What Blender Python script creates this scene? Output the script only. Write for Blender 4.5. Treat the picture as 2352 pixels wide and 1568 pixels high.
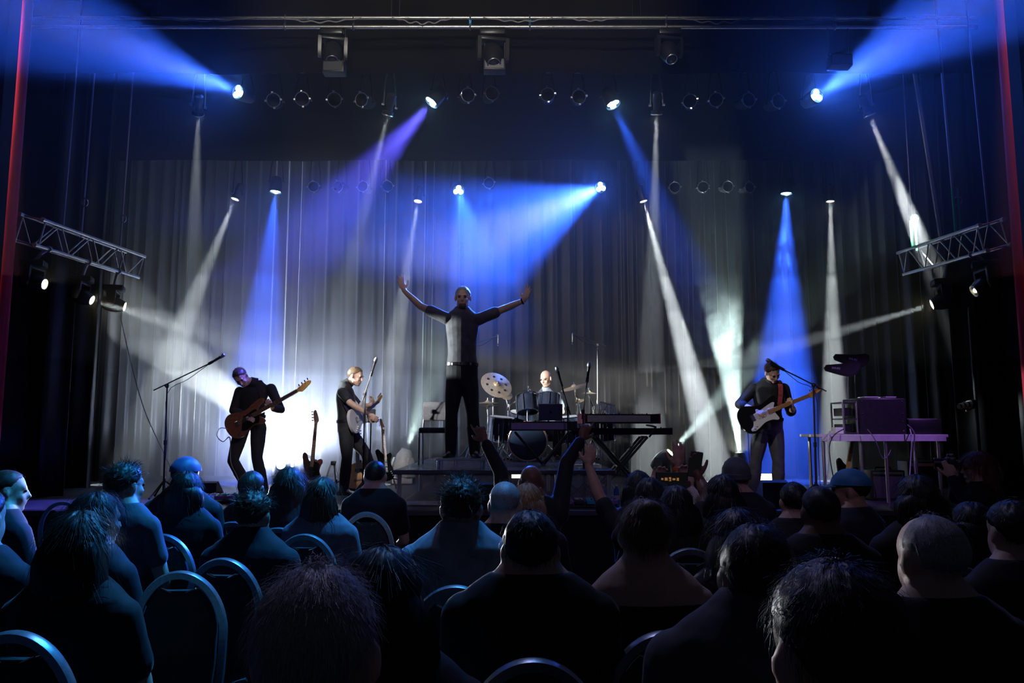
import bpy, bmesh, math, random
from math import sin, cos, pi, radians, sqrt, atan2
from mathutils import Vector, Matrix, Quaternion
V = Vector
random.seed(7)
scene = bpy.context.scene
for _o in list(bpy.data.objects):
    bpy.data.objects.remove(_o)
COL = scene.collection

# ------------------------------------------------------------------ camera
W, H, FPX = 2352, 1568, 1750.0
CAM_Z = 1.6
PITCH = math.atan(203 / FPX)
cam_d = bpy.data.cameras.new('camera')
cam_d.sensor_width = 36.0
cam_d.lens = FPX / W * 36.0
cam_d.clip_start = 0.05
cam = bpy.data.objects.new('camera', cam_d)
cam.location = (0, 0, CAM_Z)
cam.rotation_euler = (pi / 2 + PITCH, 0, 0)
COL.objects.link(cam)
scene.camera = cam

def at(u, v, Y):
    """pixel of the 2352x1568 frame -> world point on the plane y = Y"""
    xc, yc = (u - W / 2) / FPX, (H / 2 - v) / FPX
    dy = cos(PITCH) - yc * sin(PITCH)
    dz = sin(PITCH) + yc * cos(PITCH)
    s = Y / dy
    return V((xc * s, Y, CAM_Z + dz * s))

def ground_y(v, z):
    """distance at which pixel row v meets the level z"""
    yc = (H / 2 - v) / FPX
    return (z - CAM_Z) * (cos(PITCH) - yc * sin(PITCH)) / (sin(PITCH) + yc * cos(PITCH))

# ------------------------------------------------------------------ world, exposure
world = bpy.data.worlds.new('dark_hall')
world.use_nodes = True
world.node_tree.nodes['Background'].inputs[0].default_value = (0.30, 0.36, 0.6, 1)
world.node_tree.nodes['Background'].inputs[1].default_value = 0.007
scene.world = world
scene.view_settings.view_transform = 'Standard'
scene.view_settings.look = 'None'
scene.view_settings.exposure = 1.65
scene.view_settings.gamma = 1.0
scene.view_settings.use_curve_mapping = False
cy = scene.cycles
cy.max_bounces = 3
cy.diffuse_bounces = 1
cy.glossy_bounces = 2
cy.transmission_bounces = 4
cy.volume_bounces = 0
cy.transparent_max_bounces = 32
cy.caustics_reflective = False
cy.caustics_refractive = False
cy.sample_clamp_indirect = 4.0
cy.use_denoising = True
cy.use_adaptive_sampling = True
cy.adaptive_threshold = 0.08
cy.light_sampling_threshold = 0.03
try:
    cy.denoiser = 'OPENIMAGEDENOISE'
except Exception:
    pass

STAGE_Z = 0.75
RISER_Z = 1.15

# ------------------------------------------------------------------ materials
MATS = {}
def mat(name, col, rough=0.6, metal=0.0, spec=0.5, noise=0.0, nscale=20.0, bump=0.0, emit=None, estr=0.0,
        trans=0.0, alpha=1.0, sheen=0.0, stretch=None, ior=1.45):
    if name in MATS:
        return MATS[name]
    m = bpy.data.materials.new(name)
    m.use_nodes = True
    nt = m.node_tree
    b = nt.nodes['Principled BSDF']
    b.inputs['Base Color'].default_value = (*col, 1)
    b.inputs['Roughness'].default_value = rough
    b.inputs['Metallic'].default_value = metal
    b.inputs['Specular IOR Level'].default_value = spec
    b.inputs['IOR'].default_value = ior
    b.inputs['Transmission Weight'].default_value = trans
    b.inputs['Alpha'].default_value = alpha
    if sheen:
        b.inputs['Sheen Weight'].default_value = sheen
        b.inputs['Sheen Roughness'].default_value = 0.3
    if emit:
        b.inputs['Emission Color'].default_value = (*emit, 1)
        b.inputs['Emission Strength'].default_value = estr
    if noise or bump:
        tc = nt.nodes.new('ShaderNodeTexCoord')
        mp = nt.nodes.new('ShaderNodeMapping')
        nt.links.new(tc.outputs['Object'], mp.inputs[0])
        if stretch:
            mp.inputs['Scale'].default_value = stretch
        n = nt.nodes.new('ShaderNodeTexNoise')
        n.inputs['Scale'].default_value = nscale
        n.inputs['Detail'].default_value = 3
        nt.links.new(mp.outputs[0], n.inputs['Vector'])
        if noise:
            r = nt.nodes.new('ShaderNodeValToRGB')
            r.color_ramp.elements[0].position = 0.3
            r.color_ramp.elements[1].position = 0.7
            r.color_ramp.elements[0].color = (*[c * (1 - noise) for c in col], 1)
            r.color_ramp.elements[1].color = (*[min(1, c * (1 + noise)) for c in col], 1)
            nt.links.new(n.outputs['Fac'], r.inputs[0])
            nt.links.new(r.outputs[0], b.inputs['Base Color'])
        if bump:
            bp = nt.nodes.new('ShaderNodeBump')
            bp.inputs['Strength'].default_value = bump
            bp.inputs['Distance'].default_value = 0.01
            nt.links.new(n.outputs['Fac'], bp.inputs['Height'])
            nt.links.new(bp.outputs[0], b.inputs['Normal'])
    MATS[name] = m
    return m

def emission(name, col, strength):
    if name in MATS:
        return MATS[name]
    m = bpy.data.materials.new(name)
    m.use_nodes = True
    nt = m.node_tree
    nt.nodes.clear()
    o = nt.nodes.new('ShaderNodeOutputMaterial')
    e = nt.nodes.new('ShaderNodeEmission')
    e.inputs[0].default_value = (*col, 1)
    e.inputs[1].default_value = strength
    nt.links.new(e.outputs[0], o.inputs[0])
    MATS[name] = m
    return m

M_BLACK = mat('black_paint', (0.012, 0.012, 0.014), 0.45, noise=0.3, nscale=30)
M_MATT = mat('matt_black', (0.006, 0.006, 0.007), 0.85)
M_PLASTIC = mat('black_plastic', (0.016, 0.016, 0.018), 0.35, noise=0.2, nscale=40)
M_STEEL = mat('brushed_steel', (0.55, 0.55, 0.57), 0.3, 1.0, noise=0.15, nscale=60)
M_CHROME = mat('chrome', (0.8, 0.8, 0.82), 0.12, 1.0)
M_ALU = mat('aluminium', (0.62, 0.61, 0.58), 0.38, 1.0, noise=0.1, nscale=40)
M_DSTEEL = mat('dark_steel', (0.10, 0.10, 0.11), 0.35, 0.8)
M_WHITE = mat('white_plastic', (0.75, 0.75, 0.74), 0.4, noise=0.05)
M_RUBBER = mat('rubber', (0.01, 0.01, 0.01), 0.8)

# ------------------------------------------------------------------ mesh builder
class MB:
    """collects shapes; build() links them as one mesh object"""
    def __init__(self):
        self.v = []; self.f = []
    def add(self, vs, fs):
        n = len(self.v)
        self.v.extend([tuple(p) for p in vs])
        self.f.extend([tuple(i + n for i in f) for f in fs])
        return self
    def box(self, c, s, rot=None, bevel=0.0):
        c = V(c); sx, sy, sz = [k / 2 for k in s]
        R = rot if rot is not None else Matrix.Identity(3)
        if bevel:
            b = min(bevel, sx * .9, sy * .9, sz * .9)
            bm = bmesh.new()
            bmesh.ops.create_cube(bm, size=1)
            for q in bm.verts:
                q.co = V((q.co.x * 2 * sx, q.co.y * 2 * sy, q.co.z * 2 * sz))
            bmesh.ops.bevel(bm, geom=list(bm.edges), offset=b, segments=2, affect='EDGES', profile=0.5)
            bm.verts.index_update()
            vs = [c + R @ q.co for q in bm.verts]
            fs = [[q.index for q in f.verts] for f in bm.faces]
            bm.free()
            return self.add(vs, fs)
        vs = [c + R @ V((x * sx, y * sy, z * sz)) for x in (-1, 1) for y in (-1, 1) for z in (-1, 1)]
        return self.add(vs, [(0, 1, 3, 2), (4, 6, 7, 5), (0, 4, 5, 1), (2, 3, 7, 6), (0, 2, 6, 4), (1, 5, 7, 3)])
    def cyl(self, p0, p1, r0, r1=None, n=12, cap0=True, cap1=True):
        p0, p1 = V(p0), V(p1)
        r1 = r0 if r1 is None else r1
        d = (p1 - p0)
        if d.length < 1e-7:
            return self
        q = d.normalized().to_track_quat('Z', 'Y')
        vs = []
        for p, r in ((p0, r0), (p1, r1)):
            for k in range(n):
                a = 2 * pi * k / n
                vs.append(p + q @ V((r * cos(a), r * sin(a), 0)))
        fs = [(k, (k + 1) % n, n + (k + 1) % n, n + k) for k in range(n)]
        if cap0: fs.append(tuple(range(n - 1, -1, -1)))
        if cap1: fs.append(tuple(range(n, 2 * n)))
        return self.add(vs, fs)
    def tube(self, pts, r, n=8, closed=False):
        pts = [V(p) for p in pts]
        m = len(pts)
        rs = r if isinstance(r, (list, tuple)) else [r] * m
        vs = []
        prev = None
        for i, p in enumerate(pts):
            if closed:
                t = pts[(i + 1) % m] - pts[i - 1]
            else:
                t = pts[min(i + 1, m - 1)] - pts[max(i - 1, 0)]
            t.normalize()
            if prev is None:
                a = V((0, 0, 1)) if abs(t.z) < 0.9 else V((1, 0, 0))
                prev = a.cross(t).normalized()
            prev = (prev - t * prev.dot(t))
            if prev.length < 1e-6:
                prev = t.orthogonal()
            prev.normalize()
            b = t.cross(prev)
            for k in range(n):
                a = 2 * pi * k / n
                vs.append(p + (prev * cos(a) + b * sin(a)) * rs[i])
        fs = []
        for i in range(m if closed else m - 1):
            j = (i + 1) % m
            for k in range(n):
                fs.append((i * n + k, i * n + (k + 1) % n, j * n + (k + 1) % n, j * n + k))
        if not closed:
            fs.append(tuple(range(n - 1, -1, -1)))
            fs.append(tuple(range((m - 1) * n, m * n)))
        return self.add(vs, fs)
    def lathe(self, prof, origin=(0, 0, 0), axis=(0, 0, 1), n=24, cap=True):
        """prof: list of (radius, height along the axis)"""
        q = V(axis).normalized().to_track_quat('Z', 'Y'); o = V(origin)
        vs = []
        for r, h in prof:
            for k in range(n):
                a = 2 * pi * k / n
                vs.append(o + q @ V((r * cos(a), r * sin(a), h)))
        fs = []
        for i in range(len(prof) - 1):
            for k in range(n):
                fs.append((i * n + k, i * n + (k + 1) % n, (i + 1) * n + (k + 1) % n, (i + 1) * n + k))
        if cap:
            fs.append(tuple(range(n - 1, -1, -1)))
            fs.append(tuple(range((len(prof) - 1) * n, len(prof) * n)))
        return self.add(vs, fs)
    def ring(self, c, axis, R, r, n=24, m=8):
        q = V(axis).normalized().to_track_quat('Z', 'Y'); c = V(c)
        return self.tube([c + q @ V((R * cos(2 * pi * k / n), R * sin(2 * pi * k / n), 0)) for k in range(n)], r, m, True)
    def ell(self, c, rad, rot=None, nu=16, nv=10):
        c = V(c); R = rot if rot is not None else Matrix.Identity(3)
        vs = [c + R @ V((0, 0, -rad[2]))]
        for i in range(1, nv):
            t = -pi / 2 + pi * i / nv
            for k in range(nu):
                a = 2 * pi * k / nu
                vs.append(c + R @ V((rad[0] * cos(t) * cos(a), rad[1] * cos(t) * sin(a), rad[2] * sin(t))))
        vs.append(c + R @ V((0, 0, rad[2])))
        fs = [(0, 1 + (k + 1) % nu, 1 + k) for k in range(nu)]
        for i in range(nv - 2):
            for k in range(nu):
                a = 1 + i * nu
                fs.append((a + k, a + (k + 1) % nu, a + nu + (k + 1) % nu, a + nu + k))
        last = len(vs) - 1; a = 1 + (nv - 2) * nu
        fs += [(a + k, a + (k + 1) % nu, last) for k in range(nu)]
        return self.add(vs, fs)
    def prism(self, poly, z0, z1, M=None):
        """extrude a 2-D outline between z0 and z1, placed by the 4x4 matrix M"""
        n = len(poly)
        vs = [V((x, y, z0)) for x, y in poly] + [V((x, y, z1)) for x, y in poly]
        if M is not None:
            vs = [M @ p for p in vs]
        fs = [(k, (k + 1) % n, n + (k + 1) % n, n + k) for k in range(n)]
        fs += [tuple(range(n - 1, -1, -1)), tuple(range(n, 2 * n))]
        return self.add(vs, fs)
    def loft(self, rings, cap=True):
        n = len(rings[0]); vs = [p for r in rings for p in r]; fs = []
        for i in range(len(rings) - 1):
            for k in range(n):
                fs.append((i * n + k, i * n + (k + 1) % n, (i + 1) * n + (k + 1) % n, (i + 1) * n + k))
        if cap:
            fs += [tuple(range(n - 1, -1, -1)), tuple(range((len(rings) - 1) * n, len(rings) * n))]
        return self.add(vs, fs)
    def mesh(self, name, m, smooth=False):
        me = bpy.data.meshes.new(name)
        me.from_pydata(self.v, [], self.f)
        me.update()
        bm = bmesh.new(); bm.from_mesh(me)
        bmesh.ops.recalc_face_normals(bm, faces=bm.faces)
        bm.to_mesh(me); bm.free()
        if m: me.materials.append(m)
        if smooth:
            me.polygons.foreach_set('use_smooth', [True] * len(me.polygons))
            try:
                me.set_sharp_from_angle(angle=radians(40))
            except Exception:
                pass
        return me
    def build(self, name, m, parent=None, smooth=False, off=None):
        if off is not None:
            o = V(off)
            self.v = [tuple(V(p) - o) for p in self.v]
        ob = bpy.data.objects.new(name, self.mesh(name, m, smooth))
        COL.objects.link(ob)
        if parent is not None:
            ob.parent = parent
        return ob

def tag(o, label=None, cat=None, group=None, kind=None):
    if label: o['label'] = label
    if cat: o['category'] = cat
    if group: o['group'] = group
    if kind: o['kind'] = kind
    return o

def thing(name, label, cat, loc=(0, 0, 0), group=None, rotz=0.0):
    o = bpy.data.objects.new(name, None)
    o.empty_display_size = 0.1
    COL.objects.link(o)
    o.location = loc
    o.rotation_euler = (0, 0, rotz)
    return tag(o, label, cat, group)

def copy_tree(o, parent=None):
    c = o.copy(); COL.objects.link(c)
    if parent is not None: c.parent = parent
    for ch in list(o.children):
        copy_tree(ch, c)
    return c

def catmull(pts, seg=6, closed=False):
    pts = [V(p) for p in pts]; n = len(pts); out = []
    rng = range(n) if closed else range(n - 1)
    for i in rng:
        if closed:
            a, b, c, d = pts[i - 1], pts[i], pts[(i + 1) % n], pts[(i + 2) % n]
        else:
            a, b, c, d = pts[max(i - 1, 0)], pts[i], pts[i + 1], pts[min(i + 2, n - 1)]
        for k in range(seg):
            t = k / seg
            out.append(0.5 * ((2 * b) + (c - a) * t + (2 * a - 5 * b + 4 * c - d) * t * t + (3 * b - a - 3 * c + d) * t ** 3))
    if not closed: out.append(pts[-1])
    return out

def spot(name, loc, target, col, watts, deg, blend=0.35, radius=0.03, parent=None, off=None, gobo=0.0):
    d = bpy.data.lights.new(name, 'SPOT')
    d.color = col; d.energy = watts; d.spot_size = radians(deg); d.spot_blend = blend; d.shadow_soft_size = radius
    o = bpy.data.objects.new(name, d); COL.objects.link(o)
    loc, target = V(loc), V(target)
    o.location = loc - (V(off) if off is not None else V((0, 0, 0)))
    o.rotation_euler = (target - loc).to_track_quat('-Z', 'Y').to_euler()
    if parent is not None: o.parent = parent
    return o

# ------------------------------------------------------------------ the hall and the stage house
M_CARPET = mat('hall_carpet', (0.02, 0.018, 0.022), 0.95, noise=0.4, nscale=8)
M_DECK = mat('stage_deck', (0.05, 0.05, 0.055), 0.42, noise=0.3, nscale=5, bump=0.05)
M_WALL = mat('black_wall', (0.008, 0.008, 0.009), 0.9, noise=0.3, nscale=3)
M_FASCIA = mat('stage_fascia', (0.012, 0.011, 0.013), 0.8, noise=0.2)

def struct(name, mb, m, parent=None, smooth=False):
    o = mb.build(name, m, parent, smooth)
    o['kind'] = 'structure'
    return o

struct('floor', MB().box((0, 3.0, -0.05), (16, 16, 0.1)), M_CARPET)
stage = struct('stage_floor', MB().box((0, 11.57, STAGE_Z - 0.02), (17, 6.46, 0.04)), M_DECK)
struct('stage_front', MB().box((0, 8.39, (STAGE_Z - 0.04) / 2), (17, 0.06, STAGE_Z - 0.04)), M_FASCIA)
struct('stage_nosing', MB().box((0, 8.335, STAGE_Z - 0.035), (17, 0.03, 0.06), bevel=0.008), mat('nosing', (0.10, 0.09, 0.10), 0.4, 0.3))
struct('wall_back', MB().box((0, 14.85, 4.5), (17, 0.1, 9)), M_WALL)
struct('wall_left', MB().box((-8.5, 11.6, 4.5), (0.1, 6.6, 9)), M_WALL)
struct('wall_right', MB().box((8.5, 11.6, 4.5), (0.1, 6.6, 9)), M_WALL)
struct('ceiling', MB().box((0, 11.6, 9.0), (17, 6.6, 0.1)), M_WALL)
struct('wall_proscenium_left', MB().box((-7.18, 8.3, 4.5), (2.9, 0.2, 9)), M_WALL)
struct('wall_proscenium_right', MB().box((7.2, 8.3, 4.5), (2.9, 0.2, 9)), M_WALL)
struct('wall_proscenium_top', MB().box((0.05, 8.3, 8.1), (11.4, 0.2, 1.8)), M_WALL)

# ------------------------------------------------------------------ curtains
def curtain_mat(name, col, rough, sheen, spec=0.5):
    m = mat(name, col, rough, noise=0.25, nscale=3.0, spec=spec, stretch=(6, 6, 0.25), sheen=sheen)
    return m
M_BACK = curtain_mat('backdrop_cloth', (0.022, 0.022, 0.025), 0.45, 1.0)
M_LEG = curtain_mat('leg_cloth', (0.008, 0.008, 0.009), 0.45, 0.6)
M_BORDER = mat('border_cloth', (0.005, 0.005, 0.006), 0.95, noise=0.25, nscale=3, spec=0.1)
M_RED = mat('red_velvet', (0.55, 0.012, 0.05), 0.7, sheen=0.6, noise=0.2, nscale=10, stretch=(4, 4, 0.3))

def folded(name, x0, x1, y, z0, z1, m, pitch, depth, seed, label, cat='curtain', hem=0.0, group=None, sharp=1.0, yaw=0.0):
    """hanging cloth with irregular pleats, slightly uneven along its height"""
    rnd = random.Random(seed)
    xs = [x0]
    while xs[-1] < x1:
        xs.append(xs[-1] + pitch * rnd.uniform(0.45, 1.6))
    xs[-1] = x1
    prof = []
    for i in range(len(xs) - 1):
        a, b = xs[i], xs[i + 1]
        d = depth * rnd.uniform(0.35, 1.0)
        K = 18
        for k in range(K):
            t = k / K
            prof.append((a + (b - a) * t, -d * (sin(pi * t) ** sharp), i))
    prof.append((x1, 0, len(xs)))
    wob = [(rnd.uniform(-1, 1), rnd.uniform(0, 6.28)) for _ in range(len(xs) + 2)]
    rows = 9
    vs, fs = [], []
    n = len(prof)
    for r in range(rows):
        t = r / (rows - 1)
        z = z0 + (z1 - z0) * t
        for (x, dy, i) in prof:
            w, ph = wob[i]
            zz = z + (hem * sin(x * 2.1 + ph * .1) if r == 0 else 0)
            vs.append(((x - x0) + 0.02 * w * sin(3 * t + ph) - 0.0, dy * (1.0 - 0.35 * t * abs(w)), zz - z0))
    for r in range(rows - 1):
        for k in range(n - 1):
            fs.append((r * n + k, r * n + k + 1, (r + 1) * n + k + 1, (r + 1) * n + k))
    mb = MB(); mb.add(vs, fs)
    o = mb.build(name, m, None, True)
    o.location = (x0, y, z0); o.rotation_euler = (0, 0, yaw)
    md = o.modifiers.new('thickness', 'SOLIDIFY'); md.thickness = 0.006
    tag(o, label, cat, group)
    return o

folded('backdrop_curtain', -7.7, 7.7, 14.2, STAGE_Z + 0.01, 8.94, M_BACK, 0.24, 0.13, 3,
       'tall grey pleated backdrop curtain hanging across the rear of the stage', sharp=9.0)
# side legs
for i, (y, xi) in enumerate(((9.9, 5.75), (11.3, 6.15), (12.7, 6.55))):
    nm = ('nearest the audience', 'in the middle of the row', 'farthest upstage')[i]
    folded('side_curtain', -8.4, -xi, y, STAGE_Z + 0.01, 8.94, M_LEG, 0.55, 0.22, 20 + i,
           'black side curtain at left of stage, ' + nm, group='left side curtains', sharp=5.0)
    folded('side_curtain', xi, 8.4, y, STAGE_Z + 0.01, 8.94, M_LEG, 0.55, 0.22, 30 + i,
           'black side curtain at right of stage, ' + nm, group='right side curtains', sharp=5.0)
# borders
B1 = at(1176, 170, 9.45).z
B2 = at(1176, 369, 12.3).z
folded('border_curtain', -7.5, 7.5, 9.45, B1, 8.94, M_BORDER, 2.4, 0.05, 41,
       'flat black border curtain above the front row of lamps', hem=0.012)
folded('border_curtain', -7.5, 7.5, 12.3, B2, 8.94, M_BORDER, 2.4, 0.05, 42,
       'flat black border curtain above the rear row of lamps', hem=0.012)
# red house curtain drawn open, a bunch at each side of the opening
folded('house_curtain', -7.2, -5.745, 8.62, STAGE_Z + 0.01, 8.94, M_RED, 0.16, 0.12, 51,
       'red velvet house curtain bunched at far left of the opening', sharp=0.8)
folded('house_curtain', 5.79, 7.2, 8.62, STAGE_Z + 0.01, 8.94, M_RED, 0.16, 0.12, 52,
       'red velvet house curtain bunched at far right of the opening', sharp=0.8)
# ------------------------------------------------------------------ lamps
BLUE = (0.025, 0.115, 1.0)
VIOLET = (0.10, 0.09, 1.0)
COOL = (0.86, 0.97, 1.0)
MINT = (0.72, 1.0, 0.95)
E_BLUE = emission('led_lens_blue', (0.25, 0.62, 1.0), 14)
E_WHITE = emission('lamp_lens_white', (1.0, 1.0, 0.92), 9)
E_WARM = emission('lamp_lens_warm', (1.0, 0.93, 0.6), 9)
ROW1, ROW2 = 9.95, 12.85

def hang(mb_yoke, mb_clamp, p, aim, r, top):
    """yoke from both sides of the can up to a pipe clamp at height top"""
    side = V((1, 0, 0)) if abs(aim.x) < 0.8 else V((0, 1, 0))
    side = (side - aim * side.dot(aim)).normalized()
    c = p - aim * (r * 1.6)
    up = V((c.x, ROW1 if p.y < 11.4 else ROW2, top - 0.1))
    for s in (-1, 1):
        a = c + side * s * (r * 1.12)
        b = V((a.x * .55 + up.x * .45, a.y * .55 + up.y * .45, up.z))
        mb_yoke.tube([a, (a + b) / 2 + side * s * 0.01, b, up], 0.011, 6)
        mb_yoke.cyl(a - side * s * 0.01, a + side * s * 0.025, 0.018, n=8)
    mb_clamp.box(up + V((0, 0, 0.03)), (0.05, 0.05, 0.08), bevel=0.008)
    mb_clamp.cyl(up + V((-0.03, 0, 0.09)), up + V((0.03, 0, 0.09)), 0.04, n=12)

def led_par(u, v, Y, tgt, col, watts, deg, label, top, blend=0.5, lensmat=None, r=0.105, spill=0.0, core=0.0):
    p = at(u, v, Y); aim = (V(tgt) - p).normalized()
    t = thing('led_par_light', label, 'stage light', p, 'lit blue three-lens lamps')
    MB().lathe([(r * .55, -0.26), (r * .8, -0.24), (r * .95, -0.15), (r, -0.02), (r, 0.015), (r * .9, 0.015), (r * .88, -0.01)], (0, 0, 0), aim, 24).build('body', M_BLACK, t, True)
    MB().ring(aim * 0.012, aim, r * .97, 0.008, 24, 6).build('bezel', M_BLACK, t, True)
    q = aim.to_track_quat('Z', 'Y')
    # three round lenses, one on top
    upv = V((0, 0, 1)); upv = (upv - aim * upv.dot(aim)).normalized(); rt = aim.cross(upv)
    for k in range(3):
        a = 2 * pi * k / 3
        c = (upv * cos(a) + rt * sin(a)) * r * 0.47
        MB().lathe([(r * .40, 0.0), (r * .38, 0.012), (r * .22, 0.022), (0.004, 0.026)], c, aim, 16).build('lens', lensmat or E_BLUE, t, True)
    y, c = MB(), MB()
    hang(y, c, p, aim, r, top)
    y.build('yoke', M_BLACK, t, True, off=p); c.build('clamp', M_DSTEEL, t, False, off=p)
    spot('beam', p + aim * 0.05, tgt, col, watts, deg, blend, 0.05, t, p)
    if core:
        spot('core', p + aim * 0.05, tgt, tuple(min(1, c * .55 + .38) for c in col), watts * core, deg * .5, 0.8, 0.05, t, p)
    if spill:
        spot('spill', p + aim * 0.06, tgt, col, watts * spill, 150, 1.0, 0.08, t, p)
    return t

def par_spot(u, v, Y, tgt, col, watts, deg, label, top, blend=0.25, r=0.075, L=0.30):
    p = at(u, v, Y); aim = (V(tgt) - p).normalized()
    t = thing('spotlight', label, 'stage light', p, 'lit white narrow spotlights')
    MB().lathe([(r * .5, -L), (r * .85, -L + .03), (r * .85, -L * .55), (r * .7, -L * .5), (r * .7, -0.06), (r, -0.05), (r, 0.0), (r * .86, 0.0), (r * .84, -0.03)], (0, 0, 0), aim, 20).build('barrel', M_PLASTIC, t, True)
    MB().ring(V((0, 0, 0)), aim, r * .97, 0.009, 24, 6).build('rim', M_ALU, t, True)
    MB().lathe([(r * .84, -0.012), (r * .6, -0.002), (0.004, 0.004)], (0, 0, 0), aim, 20).build('lens', E_WHITE, t, True)
    y, c = MB(), MB()
    hang(y, c, p, aim, r, top)
    y.build('yoke', M_ALU if v < 300 else M_BLACK, t, True, off=p); c.build('clamp', M_DSTEEL, t, False, off=p)
    spot('beam', p + aim * 0.02, tgt, col, watts, deg, blend, 0.03, t, p)
    return t

TOP1, TOP2 = at(0, 150, ROW1).z, at(0, 345, ROW2).z
# front row, blue
led_par(548, 212, ROW1, at(-120, -60, 6.6), BLUE, 2600, 30, 'blue three-lens lamp shining out towards upper left', TOP1, spill=.012, core=.25)
led_par(992, 234, ROW1, at(650, 620, 9.3), VIOLET, 3000, 23, 'violet-blue three-lens lamp with beam slanting down left', TOP1, core=.12)
led_par(1408, 239, ROW1, at(1500, 440, 9.6), BLUE, 2000, 13, 'blue three-lens lamp with short beam slanting down right', TOP1)
led_par(1875, 220, ROW1, at(2420, -130, 6.6), BLUE, 2600, 30, 'glaring blue three-lens lamp shining out towards upper right', TOP1, spill=.03, core=.2)
# rear row, blue
led_par(633, 439, ROW2, at(603, 760, 12.75), BLUE, 3600, 19, 'blue three-lens lamp in rear row with beam straight down left', TOP2)
led_par(1053, 437, ROW2, at(1125, 720, 9.3), BLUE, 1900, 17, 'blue three-lens lamp hanging above the singer', TOP2)
led_par(1380, 430, ROW2, at(985, 612, 8.6), BLUE, 5000, 24, 'blazing blue lamp with wide beam sweeping left behind singer', TOP2, spill=.008, core=.5)
led_par(1806, 443, ROW2, at(1800, 900, 12.85), BLUE, 5200, 19, 'blue three-lens lamp with beam straight down above right guitarist', TOP2, core=.12)
# front row, white
par_spot(455, 262, ROW1, at(440, 760, 12.8), COOL, 2600, 7.5, 'white spotlight at left end of the front lamp row', TOP1)
par_spot(890, 264, ROW1, at(800, 640, 11.0), COOL, 2200, 7.5, 'white spotlight just left of the violet beam', TOP1)
par_spot(1508, 262, ROW1, at(1490, 1010, 12.6), COOL, 5000, 6.5, 'white spotlight right of centre with beam straight down', TOP1)
par_spot(1997, 265, ROW1, at(2240, 860, 10.6), COOL, 6500, 7, 'white spotlight at right end with long slanting beam', TOP1)
# rear row, white
par_spot(540, 457, ROW2, at(440, 700, 12.6), COOL, 2200, 9, 'white spotlight in rear row with beam slanting down left', TOP2)
par_spot(960, 462, ROW2, at(925, 680, 12.6), COOL, 1600, 7.5, 'dim white spotlight in rear row above left of singer', TOP2)
par_spot(1478, 462, ROW2, at(1620, 980, 12.8), COOL, 9000, 7, 'bright white spotlight with strong beam slanting down right', TOP2)
par_spot(1907, 462, ROW2, at(1915, 900, 12.9), COOL, 4500, 7, 'white spotlight in rear row above the gear table', TOP2)
# ------------------------------------------------------------------ overhead rig
def batten(Y, z, x0, x1, label, cables, m=M_DSTEEL, r=0.024):
    t = thing('lighting_batten', label, 'pipe', ((x0 + x1) / 2, Y, z))
    c = V((x0 + x1) / 2 * V((1, 0, 0)) + V((0, Y, z)))
    MB().cyl((x0, Y, z), (x1, Y, z), r, n=12).build('pipe', m, t, True, off=c)
    for x in cables:
        MB().cyl((x, Y, z), (x, Y, 8.96), 0.004, n=6).build('cable', M_DSTEEL, t, False, off=c)
    return t

batten(ROW1, TOP1, -6.0, 6.0, 'pipe carrying the front row of lamps behind the border', (-5.4, -1.8, 1.8, 5.4))
batten(ROW2, TOP2, -6.4, 6.4, 'pipe carrying the rear row of lamps behind the border', (-5.4, -1.8, 1.8, 5.4))
YT = 8.95
ZA, ZB = at(0, 41, YT).z, at(0, 62, YT).z
batten(YT, ZA, at(70, 40, YT).x, at(2245, 40, YT).x, 'upper of the two bright pipes along the top edge', (-4.5, -1.5, 1.5, 4.5), M_ALU, 0.022)
batten(YT, ZB, at(65, 62, YT).x, at(2245, 62, YT).x, 'lower of the two bright pipes along the top edge', (-4.4, -1.4, 1.6, 4.6), M_ALU, 0.024)
# clamps tying the two pipes
M_TAPE = mat('blue_tape', (0.05, 0.35, 0.8), 0.6)
for k, (u, w) in enumerate(((812, 'near the left'), (1080, 'with blue tape near the centre'), (1217, 'with blue tape right of centre'), (1530, 'at right of centre'), (1917, 'near the right end'), (655, 'near the left third'))):
    x = at(u, 50, YT).x
    t = thing('pipe_clamp', 'small steel clamp joining the two top pipes, ' + w, 'clamp', (x, YT, (ZA + ZB) / 2), 'clamps on the top pipes')
    h = (ZA - ZB) / 2
    MB().ring((0, 0, h), (1, 0, 0), 0.032, 0.009, 14, 6).build('jaw', M_STEEL, t, True)
    MB().ring((0, 0, -h), (1, 0, 0), 0.034, 0.009, 14, 6).build('jaw', M_STEEL, t, True)
    MB().box((0, 0, 0), (0.03, 0.02, 2 * h), bevel=0.004).build('strap', M_TAPE if 'tape' in w else M_BLACK, t)
# drooping cables along the top pipes
M_CABLE = mat('black_cable', (0.02, 0.02, 0.02), 0.5)
M_GCABLE = mat('grey_cable', (0.25, 0.25, 0.26), 0.5)
for k, (u0, u1, s, w) in enumerate(((345, 590, 10, 'leftmost'), (640, 830, 14, 'second from left'), (900, 1040, 18, 'third from left'), (1110, 1270, 12, 'at the centre'), (1290, 1420, 10, 'right of centre'), (1560, 1730, 16, 'second from right'), (1790, 2080, 8, 'rightmost'))):
    a, b = at(u0, 40, YT - 0.05), at(u1, 41, YT - 0.05)
    pts = [a.lerp(b, i / 10) + V((0, 0, -0.004 * s * sin(pi * i / 10) * (1.3 if i % 2 else 0.8))) for i in range(11)]
    o = MB().tube(catmull(pts, 3), 0.009, 6).build('rig_cable', M_GCABLE, None, True)
    tag(o, 'loose cable drooping along the top pipe, ' + w, 'cable', 'cables on the top pipes')

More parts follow.
